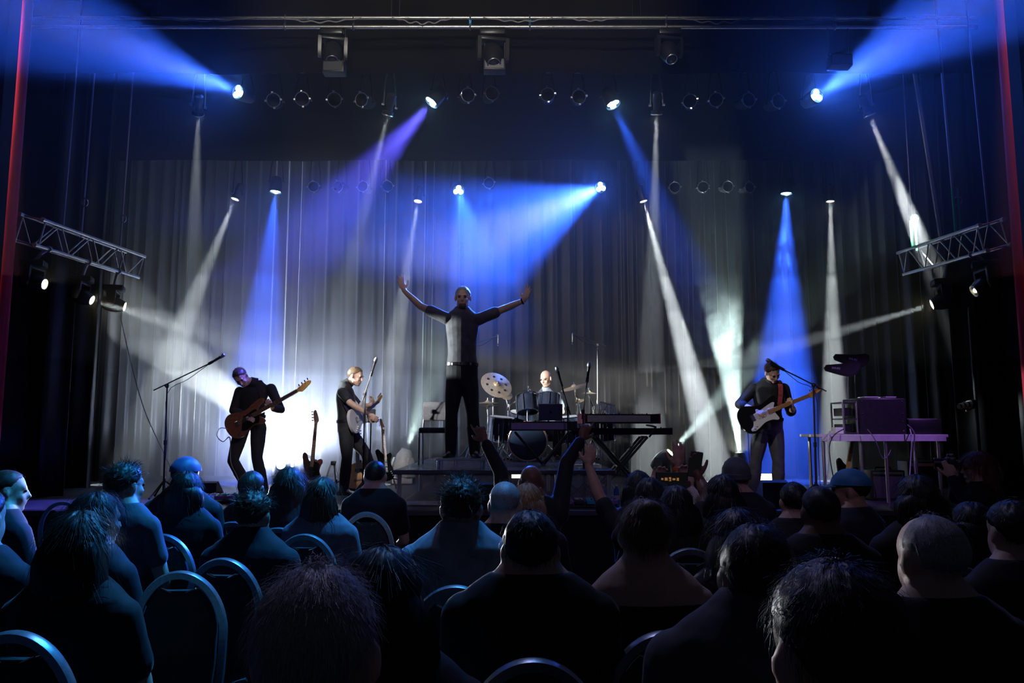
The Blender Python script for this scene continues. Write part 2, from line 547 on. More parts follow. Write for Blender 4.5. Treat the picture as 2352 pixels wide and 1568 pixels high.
# -------- unlit par cans
def par_can(p, yaw, tilt, label, top, group):
    t = thing('par_can', label, 'stage light', p, group)
    aim = V((sin(yaw) * cos(tilt), -cos(yaw) * cos(tilt), -sin(tilt)))
    r = 0.092
    MB().lathe([(0.03, -0.30), (0.06, -0.29), (0.075, -0.24), (0.085, -0.18), (r, -0.17), (r, 0.0), (r * .95, 0.0), (r * .93, -0.16), (0.02, -0.2)], (0, 0, 0), aim, 20).build('can', M_MATT, t, True)
    MB().ring(V((0, 0, 0)), aim, r, 0.0065, 28, 6).build('gel_frame', M_STEEL, t, True)
    upv = V((0, 0, 1)); upv = (upv - aim * upv.dot(aim)).normalized(); rt = aim.cross(upv)
    for k in range(4):
        a = pi / 2 * k + 0.12
        c = (upv * cos(a) + rt * sin(a)) * (r + 0.01)
        R = Matrix((rt, aim, upv)).transposed()
        MB().box(c + aim * 0.008, (0.03, 0.022, 0.026), R, bevel=0.004).build('clip', M_STEEL, t)
    y, c = MB(), MB()
    hang(y, c, V(p), aim, r * .95, top)
    y.build('yoke', M_BLACK, t, True, off=p); c.build('clamp', M_DSTEEL, t, False, off=p)
    return t
rr = random.Random(5)
r1 = ((628, 230), (694, 227), (768, 228), (830, 229), (1075, 218), (1130, 214), (1258, 217), (1330, 222), (1585, 232), (1645, 229), (1720, 229), (1788, 232))
ordn = ('first', 'second', 'third', 'fourth', 'fifth', 'sixth', 'seventh', 'eighth', 'ninth', 'tenth', 'eleventh', 'twelfth')
for k, (u, v) in enumerate(r1):
    par_can(at(u, v, ROW1 - 0.05), rr.uniform(-.35, .35), rr.uniform(.1, .3), 'unlit black par can with clipped ring, %s from left in front row' % ordn[k], TOP1, 'unlit par cans, front row')
r2 = ((720, 428), (776, 428), (833, 428), (890, 427), (1123, 420), (1550, 430), (1615, 429), (1672, 428), (1722, 430))
for k, (u, v) in enumerate(r2):
    par_can(at(u, v, ROW2 - 0.05), rr.uniform(-.3, .3), rr.uniform(.0, .2), 'unlit black par can with clipped ring, %s from left in rear row' % ordn[k], TOP2, 'unlit par cans, rear row')

# -------- moving heads
def moving_head(base, aim, label, group, up=True, s=1.0, lens=None, col=COOL, watts=0, deg=12, tgt=None, blend=0.3, shell=None, lensr=0.062, spin=0.0):
    """base: centre of the base plate; up=False hangs below it"""
    base = V(base); aim = V(aim).normalized()
    t = thing('moving_head_light', label, 'stage light', base, group)
    sg = 1 if up else -1
    Z = V((0, 0, sg))
    shell = shell or M_PLASTIC
    Rz = Matrix.Rotation(spin, 3, 'Z')
    b = MB()
    b.box(Z * 0.05 * s, (0.30 * s, 0.26 * s, 0.09 * s), Rz, bevel=0.02 * s)
    b.build('base', shell, t, True)
    MB().box(Rz @ V((0.152 * s, 0, sg * 0.05 * s)), (0.006, 0.16 * s, 0.05 * s), Rz).build('panel', M_DSTEEL, t)
    flat = V((aim.x, aim.y, 0))
    side = (V((0, 0, 1)).cross(flat)).normalized() if flat.length > 0.05 else V((1, 0, 0))
    hc = Z * 0.30 * s
    y = MB()
    fw = Z.cross(side)
    Ry = Matrix((side, fw, Z)).transposed()
    y.box(Z * 0.115 * s, (0.30 * s, 0.15 * s, 0.05 * s), Ry, bevel=0.015 * s)
    for k in (-1, 1):
        pr = [(-0.07, 0.10), (0.07, 0.10), (0.055, 0.30), (0.03, 0.36), (-0.03, 0.36), (-0.055, 0.30)]
        M4 = Matrix((fw * s, Z * s, side * s)).transposed().to_4x4()
        y.prism(pr, k * 0.165 - 0.022, k * 0.165 + 0.022, M4)
    y.build('yoke', shell, t, True)
    h = MB()
    h.lathe([(0.03 * s, -0.17 * s), (0.085 * s, -0.155 * s), (0.115 * s, -0.09 * s), (0.125 * s, 0.0), (0.115 * s, 0.08 * s), (0.085 * s, 0.15 * s), (0.078 * s, 0.17 * s), (0.066 * s, 0.17 * s), (0.062 * s, 0.155 * s)], hc, aim, 22)
    hd = h.build('head', shell, t, True)
    MB().ring(hc + aim * 0.172 * s, aim, 0.073 * s, 0.008 * s, 22, 6).build('front_ring', M_ALU, t, True)
    MB().lathe([(lensr * s, 0.160 * s), (lensr * .7 * s, 0.172 * s), (0.003, 0.178 * s)], hc, aim, 20).build('lens', lens or M_CHROME, t, True)
    if watts:
        spot('beam', base + hc + aim * 0.20 * s, base + hc + aim * 5 if tgt is None else tgt, col, watts, deg, blend, 0.03, t, base)
    return t

# -------- side trusses
def truss(a, b, roll, label, w=0.31, nb=7):
    """four-chord box truss from a to b"""
    a, b = V(a), V(b)
    t = thing('box_truss', label, 'truss', a)
    ax = (b - a).normalized()
    sd = V((0, 0, 1)).cross(ax).normalized()
    upv = ax.cross(sd)
    sd, upv = sd * cos(roll) + upv * sin(roll), upv * cos(roll) - sd * sin(roll)
    L = (b - a).length
    cs = [sd * x * w / 2 + upv * z * w / 2 for x, z in ((-1, -1), (1, -1), (1, 1), (-1, 1))]
    for c in cs:
        MB().cyl(c, c + ax * L, 0.022, n=12).build('chord', M_ALU, t, True)
        MB().cyl(c - ax * 0.03, c + ax * 0.02, 0.028, n=12).build('coupler', M_STEEL, t, True)
    for k in range(4):
        c0, c1 = cs[k], cs[(k + 1) % 4]
        for e in (0.03, L - 0.03):
            MB().cyl(c0 + ax * e, c1 + ax * e, 0.011, n=8).build('end_strut', M_ALU, t, True)
        for i in range(nb):
            x0, x1 = L * (i + 0.05) / nb, L * (i + 0.95) / nb
            p, q = (c0, c1) if (i + k) % 2 == 0 else (c1, c0)
            MB().cyl(p + ax * x0, q + ax * x1, 0.009, n=6).build('brace', M_ALU, t, True)
    return t

LA, LB = at(66, 528, 8.75), at(304, 608, 10.7)
RA, RB = at(2284, 540, 8.75), at(2092, 600, 10.4)
truss(LA, LB, 0.25, 'aluminium box truss hanging at left with three moving heads')
truss(RA, RB, -0.25, 'aluminium box truss hanging at right, slung by green straps')

def sling(p, top, label, m, r=0.014, loop=True):
    p, top = V(p), V(top)
    t = thing('rigging_line', label, 'rope', p, 'lines holding the side trusses')
    MB().tube([V((0, 0, 0)), (top - p) * .5 + V((0.01, 0, 0)), top - p], r, 6).build('line', m, t, True)
    if loop:
        MB().ring(V((0.03, -0.02, 0.45)), (0.3, 1, 0.2), 0.05, 0.008, 16, 6).build('shackle', M_STEEL, t, True)
    return t
M_ROPE = mat('grey_webbing', (0.30, 0.27, 0.30), 0.7)
M_GREEN = mat('green_sling', (0.04, 0.45, 0.15), 0.6)
M_PINK = mat('pale_line', (0.45, 0.35, 0.45), 0.6)
for fr, u1, w in ((0.28, 100, 'outermost'), (0.45, 178, 'in the middle'), (0.85, 282, 'innermost')):
    p = LA.lerp(LB, fr) + V((0, 0, 0.14))
    sling(p, (p.x + 0.05, p.y, 8.96), 'pale line running up from the left truss, ' + w, M_PINK, 0.012, w != 'outermost')
p = RB.lerp(RA, 0.05) + V((0, 0, 0.14)); sling(p, (p.x - 0.02, p.y, 8.96), 'thin line over the inner end of the right truss', M_PINK, 0.008)
p = RB.lerp(RA, 0.42) + V((0, 0, 0.14)); sling(p, (p.x - 0.35, p.y + 0.2, 8.96), 'broad grey webbing strap slanting down to the right truss', M_ROPE, 0.03, False)
p = RB.lerp(RA, 0.60) + V((0, 0, 0.14)); sling(p, (p.x - 0.12, p.y, 8.96), 'grey line above the middle of the right truss', M_ROPE, 0.018)
p = RB.lerp(RA, 0.95) + V((0, 0, 0.14)); sling(p, (p.x - 0.15, p.y, 8.96), 'line rising from the outer end of the right truss', M_ROPE, 0.012, False)
for fr, h, w in ((0.05, 0.42, 'short green sling wrapped on the inner end of right truss'), (0.60, 0.62, 'green sling looped over the middle of right truss')):
    p = RB.lerp(RA, fr) + V((0.0, -0.03, 0.13))
    o = MB().tube([p + V((-.03, 0, 0)), p + V((-.035, 0, h)), p + V((0.035, 0, h)), p + V((.03, 0, 0))], 0.014, 6).build('green_sling', M_GREEN, None, True)
    tag(o, w, 'sling', 'green slings')

def hook(b, A, B, t):
    """steel hook from the base plate up to the truss"""
    k = max(0.02, min(0.98, (b.y - A.y) / (B.y - A.y)))
    q = A.lerp(B, k)
    ax = (B - A).normalized(); sd = V((0, 0, 1)).cross(ax).normalized(); upv = ax.cross(sd)
    roll = .25 if A.x < 0 else -.25
    sd, upv = sd * cos(roll) + upv * sin(roll), upv * cos(roll) - sd * sin(roll)
    q = min((q + sd * x * .155 - upv * .155 for x in (-1, 1)), key=lambda c: (c - b).length)
    MB().tube([V((0, 0, -.02)), (q - b) * .5 + V((0, 0, .02)), q - b], 0.022, 8).build('hook_clamp', M_STEEL, t, True)
    MB().ring(q - b, (B - A), 0.032, 0.012, 14, 6).build('clamp_jaw', M_STEEL, t, True)
GL = 'moving heads under the left truss'
T_CTR = at(900, 905, 10.6)
for u, v, Y, w, tg, pw in ((78, 598, 8.95, 'nearest the left edge', at(1050, 800, 9.0), 1000), (188, 634, 9.65, 'second along the left truss', at(815, 872, 10.1), 1300), (262, 655, 10.25, 'farthest along the left truss', at(1253, 885, 12.0), 450)):
    b = at(u, v, Y)
    hook(b, LA, LB, moving_head(b, V(tg) - b, 'lit moving head hanging ' + w, GL, False, 0.86, E_WARM, COOL, pw, 9, tg, spin=0.3))
b = at(2168, 640, 9.9); tg = at(1275, 950, 11.8)
hook(b, RA, RB, moving_head(b, tg - b, 'moving head under right truss throwing a white beam left', 'moving heads under the right truss', False, 0.95, E_WARM, COOL, 1900, 7, tg, spin=-0.3))
b = at(2262, 600, 9.0); tg = at(1700, 900, 9.4)
hook(b, RA, RB, moving_head(b, tg - b, 'violet-lit moving head at the outer end of right truss', 'moving heads under the right truss', False, 0.95, E_WARM, COOL, 0, 9, tg, spin=-0.5, lensr=0.03))

# -------- fixtures hanging from the top pipes
for u, v, s, w in ((765, 100, 0.95, 'left of centre'), (1132, 84, 1.05, 'over the singer'), (1535, 64, 0.9, 'right of centre')):
    b = at(u, v, YT); b.z = ZB - 0.06
    moving_head(b, (0.1, -0.5, -0.85), 'dark unlit moving head below the top pipes, ' + w, 'unlit moving heads on the top pipes', False, s, M_DSTEEL)
for u, v, w in ((1136, 153, 'below the middle moving head'), (1928, 143, 'catching blue light at right'), (768, 158, 'left of centre')):
    c = at(u, v, YT)
    t = thing('box_light', 'black box lamp hanging from the top pipe, ' + w, 'stage light', c, 'box lamps on the top pipes')
    MB().box((0, 0, 0), (0.27, 0.16, 0.15), bevel=0.012).build('housing', M_BLACK, t, True)
    MB().box((0, -0.082, 0), (0.23, 0.006, 0.11)).build('glass', M_DSTEEL, t)
    for s in (-1, 1):
        MB().cyl((s * 0.125, 0.0, 0), (s * 0.125, 0.0, ZB - c.z), 0.008, n=6).build('hanger', M_BLACK, t)
    MB().box((0, 0.02, 0.085), (0.24, 0.10, 0.02)).build('top_rail', M_ALU, t)

# -------- floor moving heads
GF = 'moving heads standing on the stage floor'
M_PALE = mat('pale_shell', (0.55, 0.56, 0.54), 0.4, noise=0.1)
b = at(925, 1092, 12.2); b.z = STAGE_Z + 0.003; tg = at(1010, 800, 14.0)
moving_head(b, (0.25, 0.25, 0.9), 'pale moving head on the floor left of the chair', GF, True, 1.15, E_WHITE, MINT, 420, 24, tg, 1.0, shell=M_PALE)
b = at(708, 1090, 12.6); b.z = STAGE_Z + 0.003; tg = at(360, 775, 12.9)
moving_head(b, tg - b, 'blazing moving head on the floor behind bass guitar', GF, True, 1.0, E_WHITE, COOL, 3300, 17, tg)
b = at(650, 1108, 12.5); b.z = STAGE_Z + 0.003; tg = at(690, 930, 5.5)
glare = moving_head(b, (0.03, -1, 0.12), 'floor lamp glaring at the audience beside the bassist', GF, True, 0.9, emission('glare_lens', (1, 0.98, 0.92), 60), (0.9, 0.95, 1.0), 420, 46, tg, blend=1.0)
spot('added_spill', b + V((0, -.25, .4)), b + V((-.1, .8, .9)), (0.62, 0.74, 1.0), 950, 165, 1.0, 0.1, glare, b)  # added wide spot, lifts the glow on haze and backdrop at left
b = at(1702, 1085, 12.7); b.z = STAGE_Z + 0.003; tg = at(1658, 690, 12.75)
moving_head(b, tg - b, 'moving head on the floor throwing a bright beam straight up', GF, True, 1.0, emission('bright_lens', (0.9, 1, 0.85), 30), MINT, 2200, 17, tg)
b = at(1522, 1100, 12.45); b.z = STAGE_Z + 0.003; tg = at(1740, 820, 12.9)
moving_head(b, (0.55, -0.35, 0.6), 'moving head on the floor behind the keyboard stands', GF, True, 1.15, E_WARM, MINT, 700, 13, tg, shell=mat('grey_shell', (0.12, 0.12, 0.12), 0.45, noise=0.1))

# -------- unseen spots outside the picture, some added to brighten crowd and band
spot('unseen_spot', (5.93, 8.44, 8.7), (5.9, 8.5, 1.0), (1, 0.35, 0.42), 1700, 10, 1.0, 0.04)
spot('unseen_spot', (-5.90, 8.44, 8.7), (-5.84, 8.52, 1.0), (1, 0.35, 0.42), 5000, 6.5, 1.0, 0.04)
spot('unseen_spot', (6.2, 6.4, 4.4), (4.3, 9.1, 1.6), (0.45, 0.18, 1.0), 130, 26, 0.8, 0.05)
spot('unseen_spot', (0.5, 6.0, 7.2), (-2.9, 3.3, 1.0), (0.02, 0.36, 1.0), 1000, 52, 0.7, 0.08)  # added blue wash for the left audience, has no fixture
spot('unseen_spot', (-0.5, 6.1, 7.2), (0.9, 2.0, 1.0), (0.5, 0.5, 1.0), 85, 62, 0.8, 0.08)  # added for faint rims on the centre and right audience
spot('unseen_spot', (-1.0, 1.0, 7.0), (-0.6, 9.0, 6.2), (1, 0.93, 0.82), 420, 44, 0.5, 0.05)
spot('unseen_spot', (1.5, -2.0, 6.0), (0.6, 10.0, 1.6), (0.7, 0.5, 1.0), 50, 46, 0.6, 0.05)
spot('unseen_spot', (-4.5, 2.0, 6.4), at(1765, 930, 9.4), (1, 0.92, 0.85), 380, 11, 0.6, 0.05)
spot('unseen_spot', (-5.2, 6.0, 2.9), at(1235, 925, 11.8), (1, 0.97, 0.95), 2300, 13, 0.6, 0.05)  # added to brighten the drummer and the drum hardware
spot('unseen_spot', (3.4, 1.5, 6.2), at(575, 950, 9.9), (0.95, 0.8, 0.9), 210, 10, 0.6, 0.05)
spot('unseen_spot', (-1.2, 1.5, 6.4), at(812, 920, 10.1), (1, 0.95, 0.92), 620, 9, 0.6, 0.05)
# ------------------------------------------------------------------ riser
M_CLEAR = mat('clear_acrylic', (0.55, 0.56, 0.62), 0.08, 0.0, 0.8, alpha=0.20)
M_CLEARTOP = mat('clear_acrylic_top', (0.32, 0.31, 0.37), 0.25, 0.0, 0.6, alpha=0.55)
RX0, RX1, RY0, RY1 = at(905, 1079, 8.75).x, at(1412, 1079, 8.75).x, 8.72, 12.9
def riser():
    t = thing('stage_riser', 'clear acrylic riser carrying the singer and the drum kit', 'platform', ((RX0 + RX1) / 2, (RY0 + RY1) / 2, STAGE_Z))
    o = t.location.copy()
    nx = 4
    for i in range(nx):
        for j in range(3):
            x0, x1 = RX0 + (RX1 - RX0) * i / nx, RX0 + (RX1 - RX0) * (i + 1) / nx
            y0, y1 = RY0 + (RY1 - RY0) * j / 3, RY0 + (RY1 - RY0) * (j + 1) / 3
            MB().box(((x0 + x1) / 2, (y0 + y1) / 2, RISER_Z - 0.02), (x1 - x0 - 0.006, y1 - y0 - 0.006, 0.04), bevel=0.004).build('deck_panel', M_CLEARTOP, t, False, off=o)
    for i in range(nx):
        x0, x1 = RX0 + (RX1 - RX0) * i / nx, RX0 + (RX1 - RX0) * (i + 1) / nx
        MB().box(((x0 + x1) / 2, RY0 + 0.03, (STAGE_Z + RISER_Z) / 2 - 0.02), (x1 - x0 - 0.03, 0.012, RISER_Z - STAGE_Z - 0.06)).build('front_panel', M_CLEAR, t, False, off=o)
    for s in (RX0 + 0.03, RX1 - 0.03):
        MB().box((s, (RY0 + RY1) / 2, (STAGE_Z + RISER_Z) / 2 - 0.02), (0.012, RY1 - RY0 - 0.1, RISER_Z - STAGE_Z - 0.06)).build('side_panel', M_CLEAR, t, False, off=o)
    for i in range(nx + 1):
        for y in (RY0 + 0.06, (RY0 + RY1) / 2, RY1 - 0.06):
            x = RX0 + 0.06 + (RX1 - RX0 - 0.12) * i / nx
            MB().cyl((x, y, STAGE_Z), (x, y, RISER_Z - 0.04), 0.024, n=12).build('post', M_ALU, t, True, off=o)
    MB().box(((RX0 + RX1) / 2, RY0 + 0.02, STAGE_Z + 0.03), (RX1 - RX0, 0.04, 0.05), bevel=0.006).build('bottom_rail', M_ALU, t, False, off=o)
    MB().box(((RX0 + RX1) / 2, RY0 + 0.005, RISER_Z - 0.025), (RX1 - RX0 + 0.02, 0.03, 0.05), bevel=0.008).build('edge_rail', M_DSTEEL, t, False, off=o)
riser()
YS = 8.98
SING_Z = at(1060, 1051, YS).z
def block():
    a, b = at(1004, 1051, YS).x, at(1116, 1051, YS).x
    z0 = RISER_Z + 0.001
    t = thing('step_block', 'small clear block under the singer on the riser', 'platform', ((a + b) / 2, YS, z0))
    h = SING_Z - z0
    MB().box((0, 0, h - 0.012), (b - a, 0.46, 0.024), bevel=0.006).build('top', M_CLEARTOP, t)
    for sx in (-1, 1):
        for sy in (-1, 1):
            MB().cyl((sx * (b - a) * .44, sy * .19, 0), (sx * (b - a) * .44, sy * .19, h - 0.024), 0.02, n=12).build('foot', M_CHROME, t, True)
    MB().box((0, -0.22, (h - .024) / 2), (b - a - .1, 0.01, h - 0.024)).build('front_panel', M_CLEAR, t)
block()

# ------------------------------------------------------------------ stands and microphones
def tripod(mb_list_parent, o, z, r=0.26, ang0=0.3, m=M_BLACK, h=0.22):
    for k in range(3):
        a = ang0 + 2 * pi * k / 3
        MB().tube([V((0, 0, h)), V((r * cos(a), r * sin(a), 0.012))], 0.010, 8).build('leg', m, mb_list_parent, True)
        MB().ell((r * cos(a), r * sin(a), 0.014), (0.016, 0.016, 0.014), None, 8, 6).build('rubber_foot', M_RUBBER, mb_list_parent, True)

def microphone(t, p, d, kind='vocal', grille=None):
    d = V(d).normalized(); p = V(p)
    if kind == 'vocal':
        b = MB().lathe([(0.011, -0.17), (0.014, -0.16), (0.018, -0.03), (0.023, 0.0)], p, d, 14).build('microphone', M_PLASTIC, t, True)
        MB().lathe([(0.023, 0.0), (0.027, 0.015), (0.027, 0.035), (0.018, 0.055), (0.004, 0.06)], p, d, 14).build('grille', grille or M_STEEL, b, True)
    else:
        b = MB().lathe([(0.011, -0.17), (0.0145, -0.165), (0.0145, -0.02), (0.013, 0.0), (0.004, 0.002)], p, d, 14).build('microphone', M_ALU, t, True)
        MB().lathe([(0.0148, -0.03), (0.0148, -0.012)], p, d, 14).build('grille_band', M_DSTEEL, b, True)
    return b

def mic_stand(base, top, tail, tip, label, kind='vocal', m=M_BLACK, tri=True, cable=True, group='microphone stands'):
    """base on the floor; top = the clutch; boom from tail to tip; microphone at tip"""
    base, top, tail, tip = V(base), V(top), V(tail), V(tip)
    t = thing('microphone_stand', label, 'mic stand', base, group)
    T, A, B = top - base, tail - base, tip - base
    MB().tube([V((0, 0, 0.05)), V((T.x * .5, T.y * .5, T.z * .5))], 0.013, 10).build('lower_pole', m, t, True)
    MB().tube([V((T.x * .48, T.y * .48, T.z * .48)), T], 0.0095, 10).build('upper_pole', m, t, True)
    MB().cyl(V((T.x * .47, T.y * .47, T.z * .47)), V((T.x * .51, T.y * .51, T.z * .51)), 0.019, n=12).build('height_collar', m, t, True)
    if tri:
        tripod(t, base, 0, m=m)
        MB().cyl((0, 0, 0.05), (0, 0, 0.24), 0.018, n=12).build('hub', m, t, True)
    else:
        MB().lathe([(0.13, 0.0), (0.13, 0.015), (0.03, 0.035), (0.014, 0.06)], n=24).build('round_base', m, t, True)
    if (B - A).length > 0.05:
        MB().tube([A, B], 0.008, 8).build('boom', m, t, True)
        MB().box(T, (0.035, 0.04, 0.05), bevel=0.008).build('clutch', m, t, True)
        MB().cyl(T + V((0, -0.02, 0)), T + V((0, -0.055, 0)), 0.014, n=10).build('knob', m, t, True)
        dr = (B - A).normalized()
    else:
        dr = V((0, 0, 1))
    if kind == 'hang':
        MB().tube([B, B + V((0, 0, 0.03)), B + dr * 0.03 + V((0, 0, 0.02)), B + dr * 0.03], 0.006, 6).build('clip', m, t, True)
        microphone(t, B + dr * 0.03 + V((0, 0, -0.16)), (0, 0, -1), 'pencil')
    elif kind:
        d2 = (dr + V((0, 0, 0.1))).normalized()
        MB().cyl(B - dr * 0.03, B + d2 * 0.03, 0.018, n=12).build('clip', m, t, True)
        microphone(t, B + d2 * 0.16, d2, kind)
    if cable and kind:
        pts = [B, B.lerp(T, .5) + V((0, -0.01, -0.06)), T + V((0.015, -0.02, -0.1)), T * .5 + V((0.03, -.02, 0)), V((0.05, -0.05, 0.02)), V((0.35, 0.25, 0.008))]
        MB().tube(catmull(pts, 4), 0.004, 6).build('cable', M_CABLE, t, True)
    return t

def on_stage(u, v, Y, z=STAGE_Z):
    p = at(u, v, Y); p.z = z + 0.001
    return p
mic_stand(on_stage(376, 1130, 9.75), at(384, 886, 9.75), at(353, 896, 9.75), at(484, 833, 9.6), 'tall boom microphone stand at far left of stage')
mic_stand(on_stage(834, 1110, 9.5), at(838, 905, 9.5), at(832, 922, 9.5), at(853, 858, 9.45), 'microphone stand in front of the white guitar player')
mic_stand(on_stage(1874, 1110, 9.1), at(1868, 884, 9.1), at(1898, 898, 9.1), at(1796, 847, 9.1), 'boom microphone stand in front of right guitarist')
mic_stand(on_stage(1306, 1130, 9.25), at(1304, 938, 9.25), at(1310, 952, 9.25), at(1289, 882, 9.2), 'microphone stand beside the laptop keyboard')
mic_stand(on_stage(1342, 1130, 9.2), at(1339, 945, 9.2), at(1337, 962, 9.2), at(1349, 872, 9.2), 'black microphone stand between the two keyboards')
mic_stand(V((at(1372, 960, 12.2).x, 12.2, RISER_Z)), at(1372, 793, 12.2), at(1392, 795, 12.2), at(1318, 768, 11.9), 'tall overhead microphone stand right of the drums', 'hang', M_STEEL)
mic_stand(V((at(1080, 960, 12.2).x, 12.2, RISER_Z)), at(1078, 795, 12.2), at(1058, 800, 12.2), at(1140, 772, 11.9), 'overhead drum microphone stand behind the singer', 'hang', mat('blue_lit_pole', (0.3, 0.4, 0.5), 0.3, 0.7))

# ------------------------------------------------------------------ drum kit
M_SHELL = mat('drum_shell', (0.015, 0.02, 0.035), 0.2, noise=0.3, nscale=6)
M_HEAD = mat('drum_head', (0.55, 0.58, 0.62), 0.5, noise=0.06)
M_BHEAD = mat('bass_drum_head', (0.012, 0.022, 0.045), 0.25, noise=0.3, nscale=4)
M_BRONZE = mat('cymbal_bronze', (0.62, 0.50, 0.34), 0.33, 0.75, noise=0.15, nscale=30)

def drum(t, c, axis, r, h, top=M_HEAD, lugs=8, name='shell', bottom=True):
    c = V(c); ax = V(axis).normalized()
    sh = MB().lathe([(r, -h / 2), (r, h / 2)], c, ax, 28).build(name, M_SHELL, t, True)
    MB().lathe([(r * 1.0, h / 2), (r * .98, h / 2 + .006), (0.005, h / 2 + 0.008)], c, ax, 28).build('drum_head', top, t, True)
    MB().ring(c + ax * h / 2, ax, r * 1.02, 0.009, 28, 6).build('hoop', M_CHROME, t, True)
    MB().ring(c - ax * h / 2, ax, r * 1.02, 0.009, 28, 6).build('hoop', M_CHROME, t, True)
    q = ax.to_track_quat('Z', 'Y')
    for k in range(lugs):
        a = 2 * pi * k / lugs + .2
        d = q @ V((cos(a), sin(a), 0))
        MB().cyl(c + d * (r + .012) - ax * h * .48, c + d * (r + .012) + ax * h * .48, 0.006, n=6).build('lug', M_CHROME, sh, True)

def bass_drum():
    c = at(1212, 1010, 11.0); r = 0.275
    c.z = RISER_Z + r + 0.012
    t = thing('bass_drum', 'dark blue bass drum at the front of the kit', 'drum', (c.x, c.y, RISER_Z))
    o = t.location.copy(); lc = V((0, 0, r + 0.012))
    sh = MB().lathe([(r, -0.02), (r, 0.42)], lc, (0, 1, 0), 36).build('shell', M_SHELL, t, True)
    MB().lathe([(r * .99, 0.0), (r * .5, 0.006), (0.004, 0.008)], lc + V((0, -0.02, 0)), (0, -1, 0), 36).build('front_head', M_BHEAD, t, True)
    MB().ring(lc + V((0, -0.02, 0)), (0, 1, 0), r * 1.015, 0.013, 36, 8).build('front_hoop', mat('wood_hoop', (0.45, 0.28, 0.22), 0.35), t, True)
    MB().ring(lc + V((0, 0.42, 0)), (0, 1, 0), r * 1.015, 0.013, 36, 8).build('rear_hoop', M_CHROME, t, True)
    for s in (-1, 1):
        MB().tube([lc + V((s * r * .85, 0.04, -r * .5)), V((s * r * 1.35, -0.06, 0.012))], 0.009, 8).build('spur', M_CHROME, t, True)
    for k in range(10):
        a = 2 * pi * k / 10 + .3
        MB().box(lc + V((cos(a) * (r + .02), 0.0, sin(a) * (r + .02))), (0.022, 0.07, 0.022), bevel=0.004).build('claw', M_CHROME, sh)
    # rack toms on a post
    MB().cyl(lc + V((0, 0.2, r)), lc + V((0, 0.2, r + 0.3)), 0.014, n=10).build('tom_post', M_CHROME, t, True)
    for u, v, tx in ((1210, 928, -0.22), (1262, 926, 0.22)):
        p = at(u, v, 11.3) - o
        MB().tube([lc + V((0, 0.2, r + 0.24)), p], 0.011, 8).build('tom_arm', M_CHROME, t, True)
        drum(t, p, (tx * .4, 0.30, 1.0), 0.155, 0.25, name='tom_shell')
bass_drum()

def stand_drum(u, v, Y, r, h, axis, label, cat='drum', three=True, top=M_HEAD):
    p = at(u, v, Y)
    t = thing('drum', label, cat, (p.x, p.y, RISER_Z), 'drums on stands')
    lc = V((0, 0, p.z - RISER_Z))
    drum(t, lc, axis, r, h, top)
    if three:
        tripod(t, None, 0, 0.24, 0.5, M_CHROME, 0.3)
        MB().cyl((0, 0, 0.15), lc - V((0, 0, h / 2 + .02)), 0.013, n=10).build('pole', M_CHROME, t, True)
        for k in range(3):
            a = 2 * pi * k / 3
            MB().tube([lc - V((0, 0, h / 2 + .05)), lc + V((cos(a) * r * 1.05, sin(a) * r * 1.05, -h / 2 + .02))], 0.007, 6).build('basket_arm', M_CHROME, t, True)
    else:
        for k in range(3):
            a = 2 * pi * k / 3 + .4
            MB().cyl(lc + V((cos(a) * (r + .02), sin(a) * (r + .02), h * .2)), V((cos(a) * (r + .02), sin(a) * (r + .02), 0.004)), 0.008, n=8).build('leg', M_CHROME, t, True)
stand_drum(1198, 957, 11.75, 0.18, 0.15, (0.05, -0.25, 1), 'snare drum on stand in front of the drummer')
stand_drum(1312, 985, 11.7, 0.20, 0.38, (-0.1, -0.1, 1), 'floor tom right of the drummer with chrome hoops', three=False)
stand_drum(1150, 985, 11.5, 0.19, 0.36, (0.1, -0.1, 1), 'floor tom at left of kit beside the singer', three=False)
stand_drum(1385, 985, 11.3, 0.17, 0.34, (-0.1, -0.1, 1), 'chrome-legged tom behind the right keyboards', three=False)

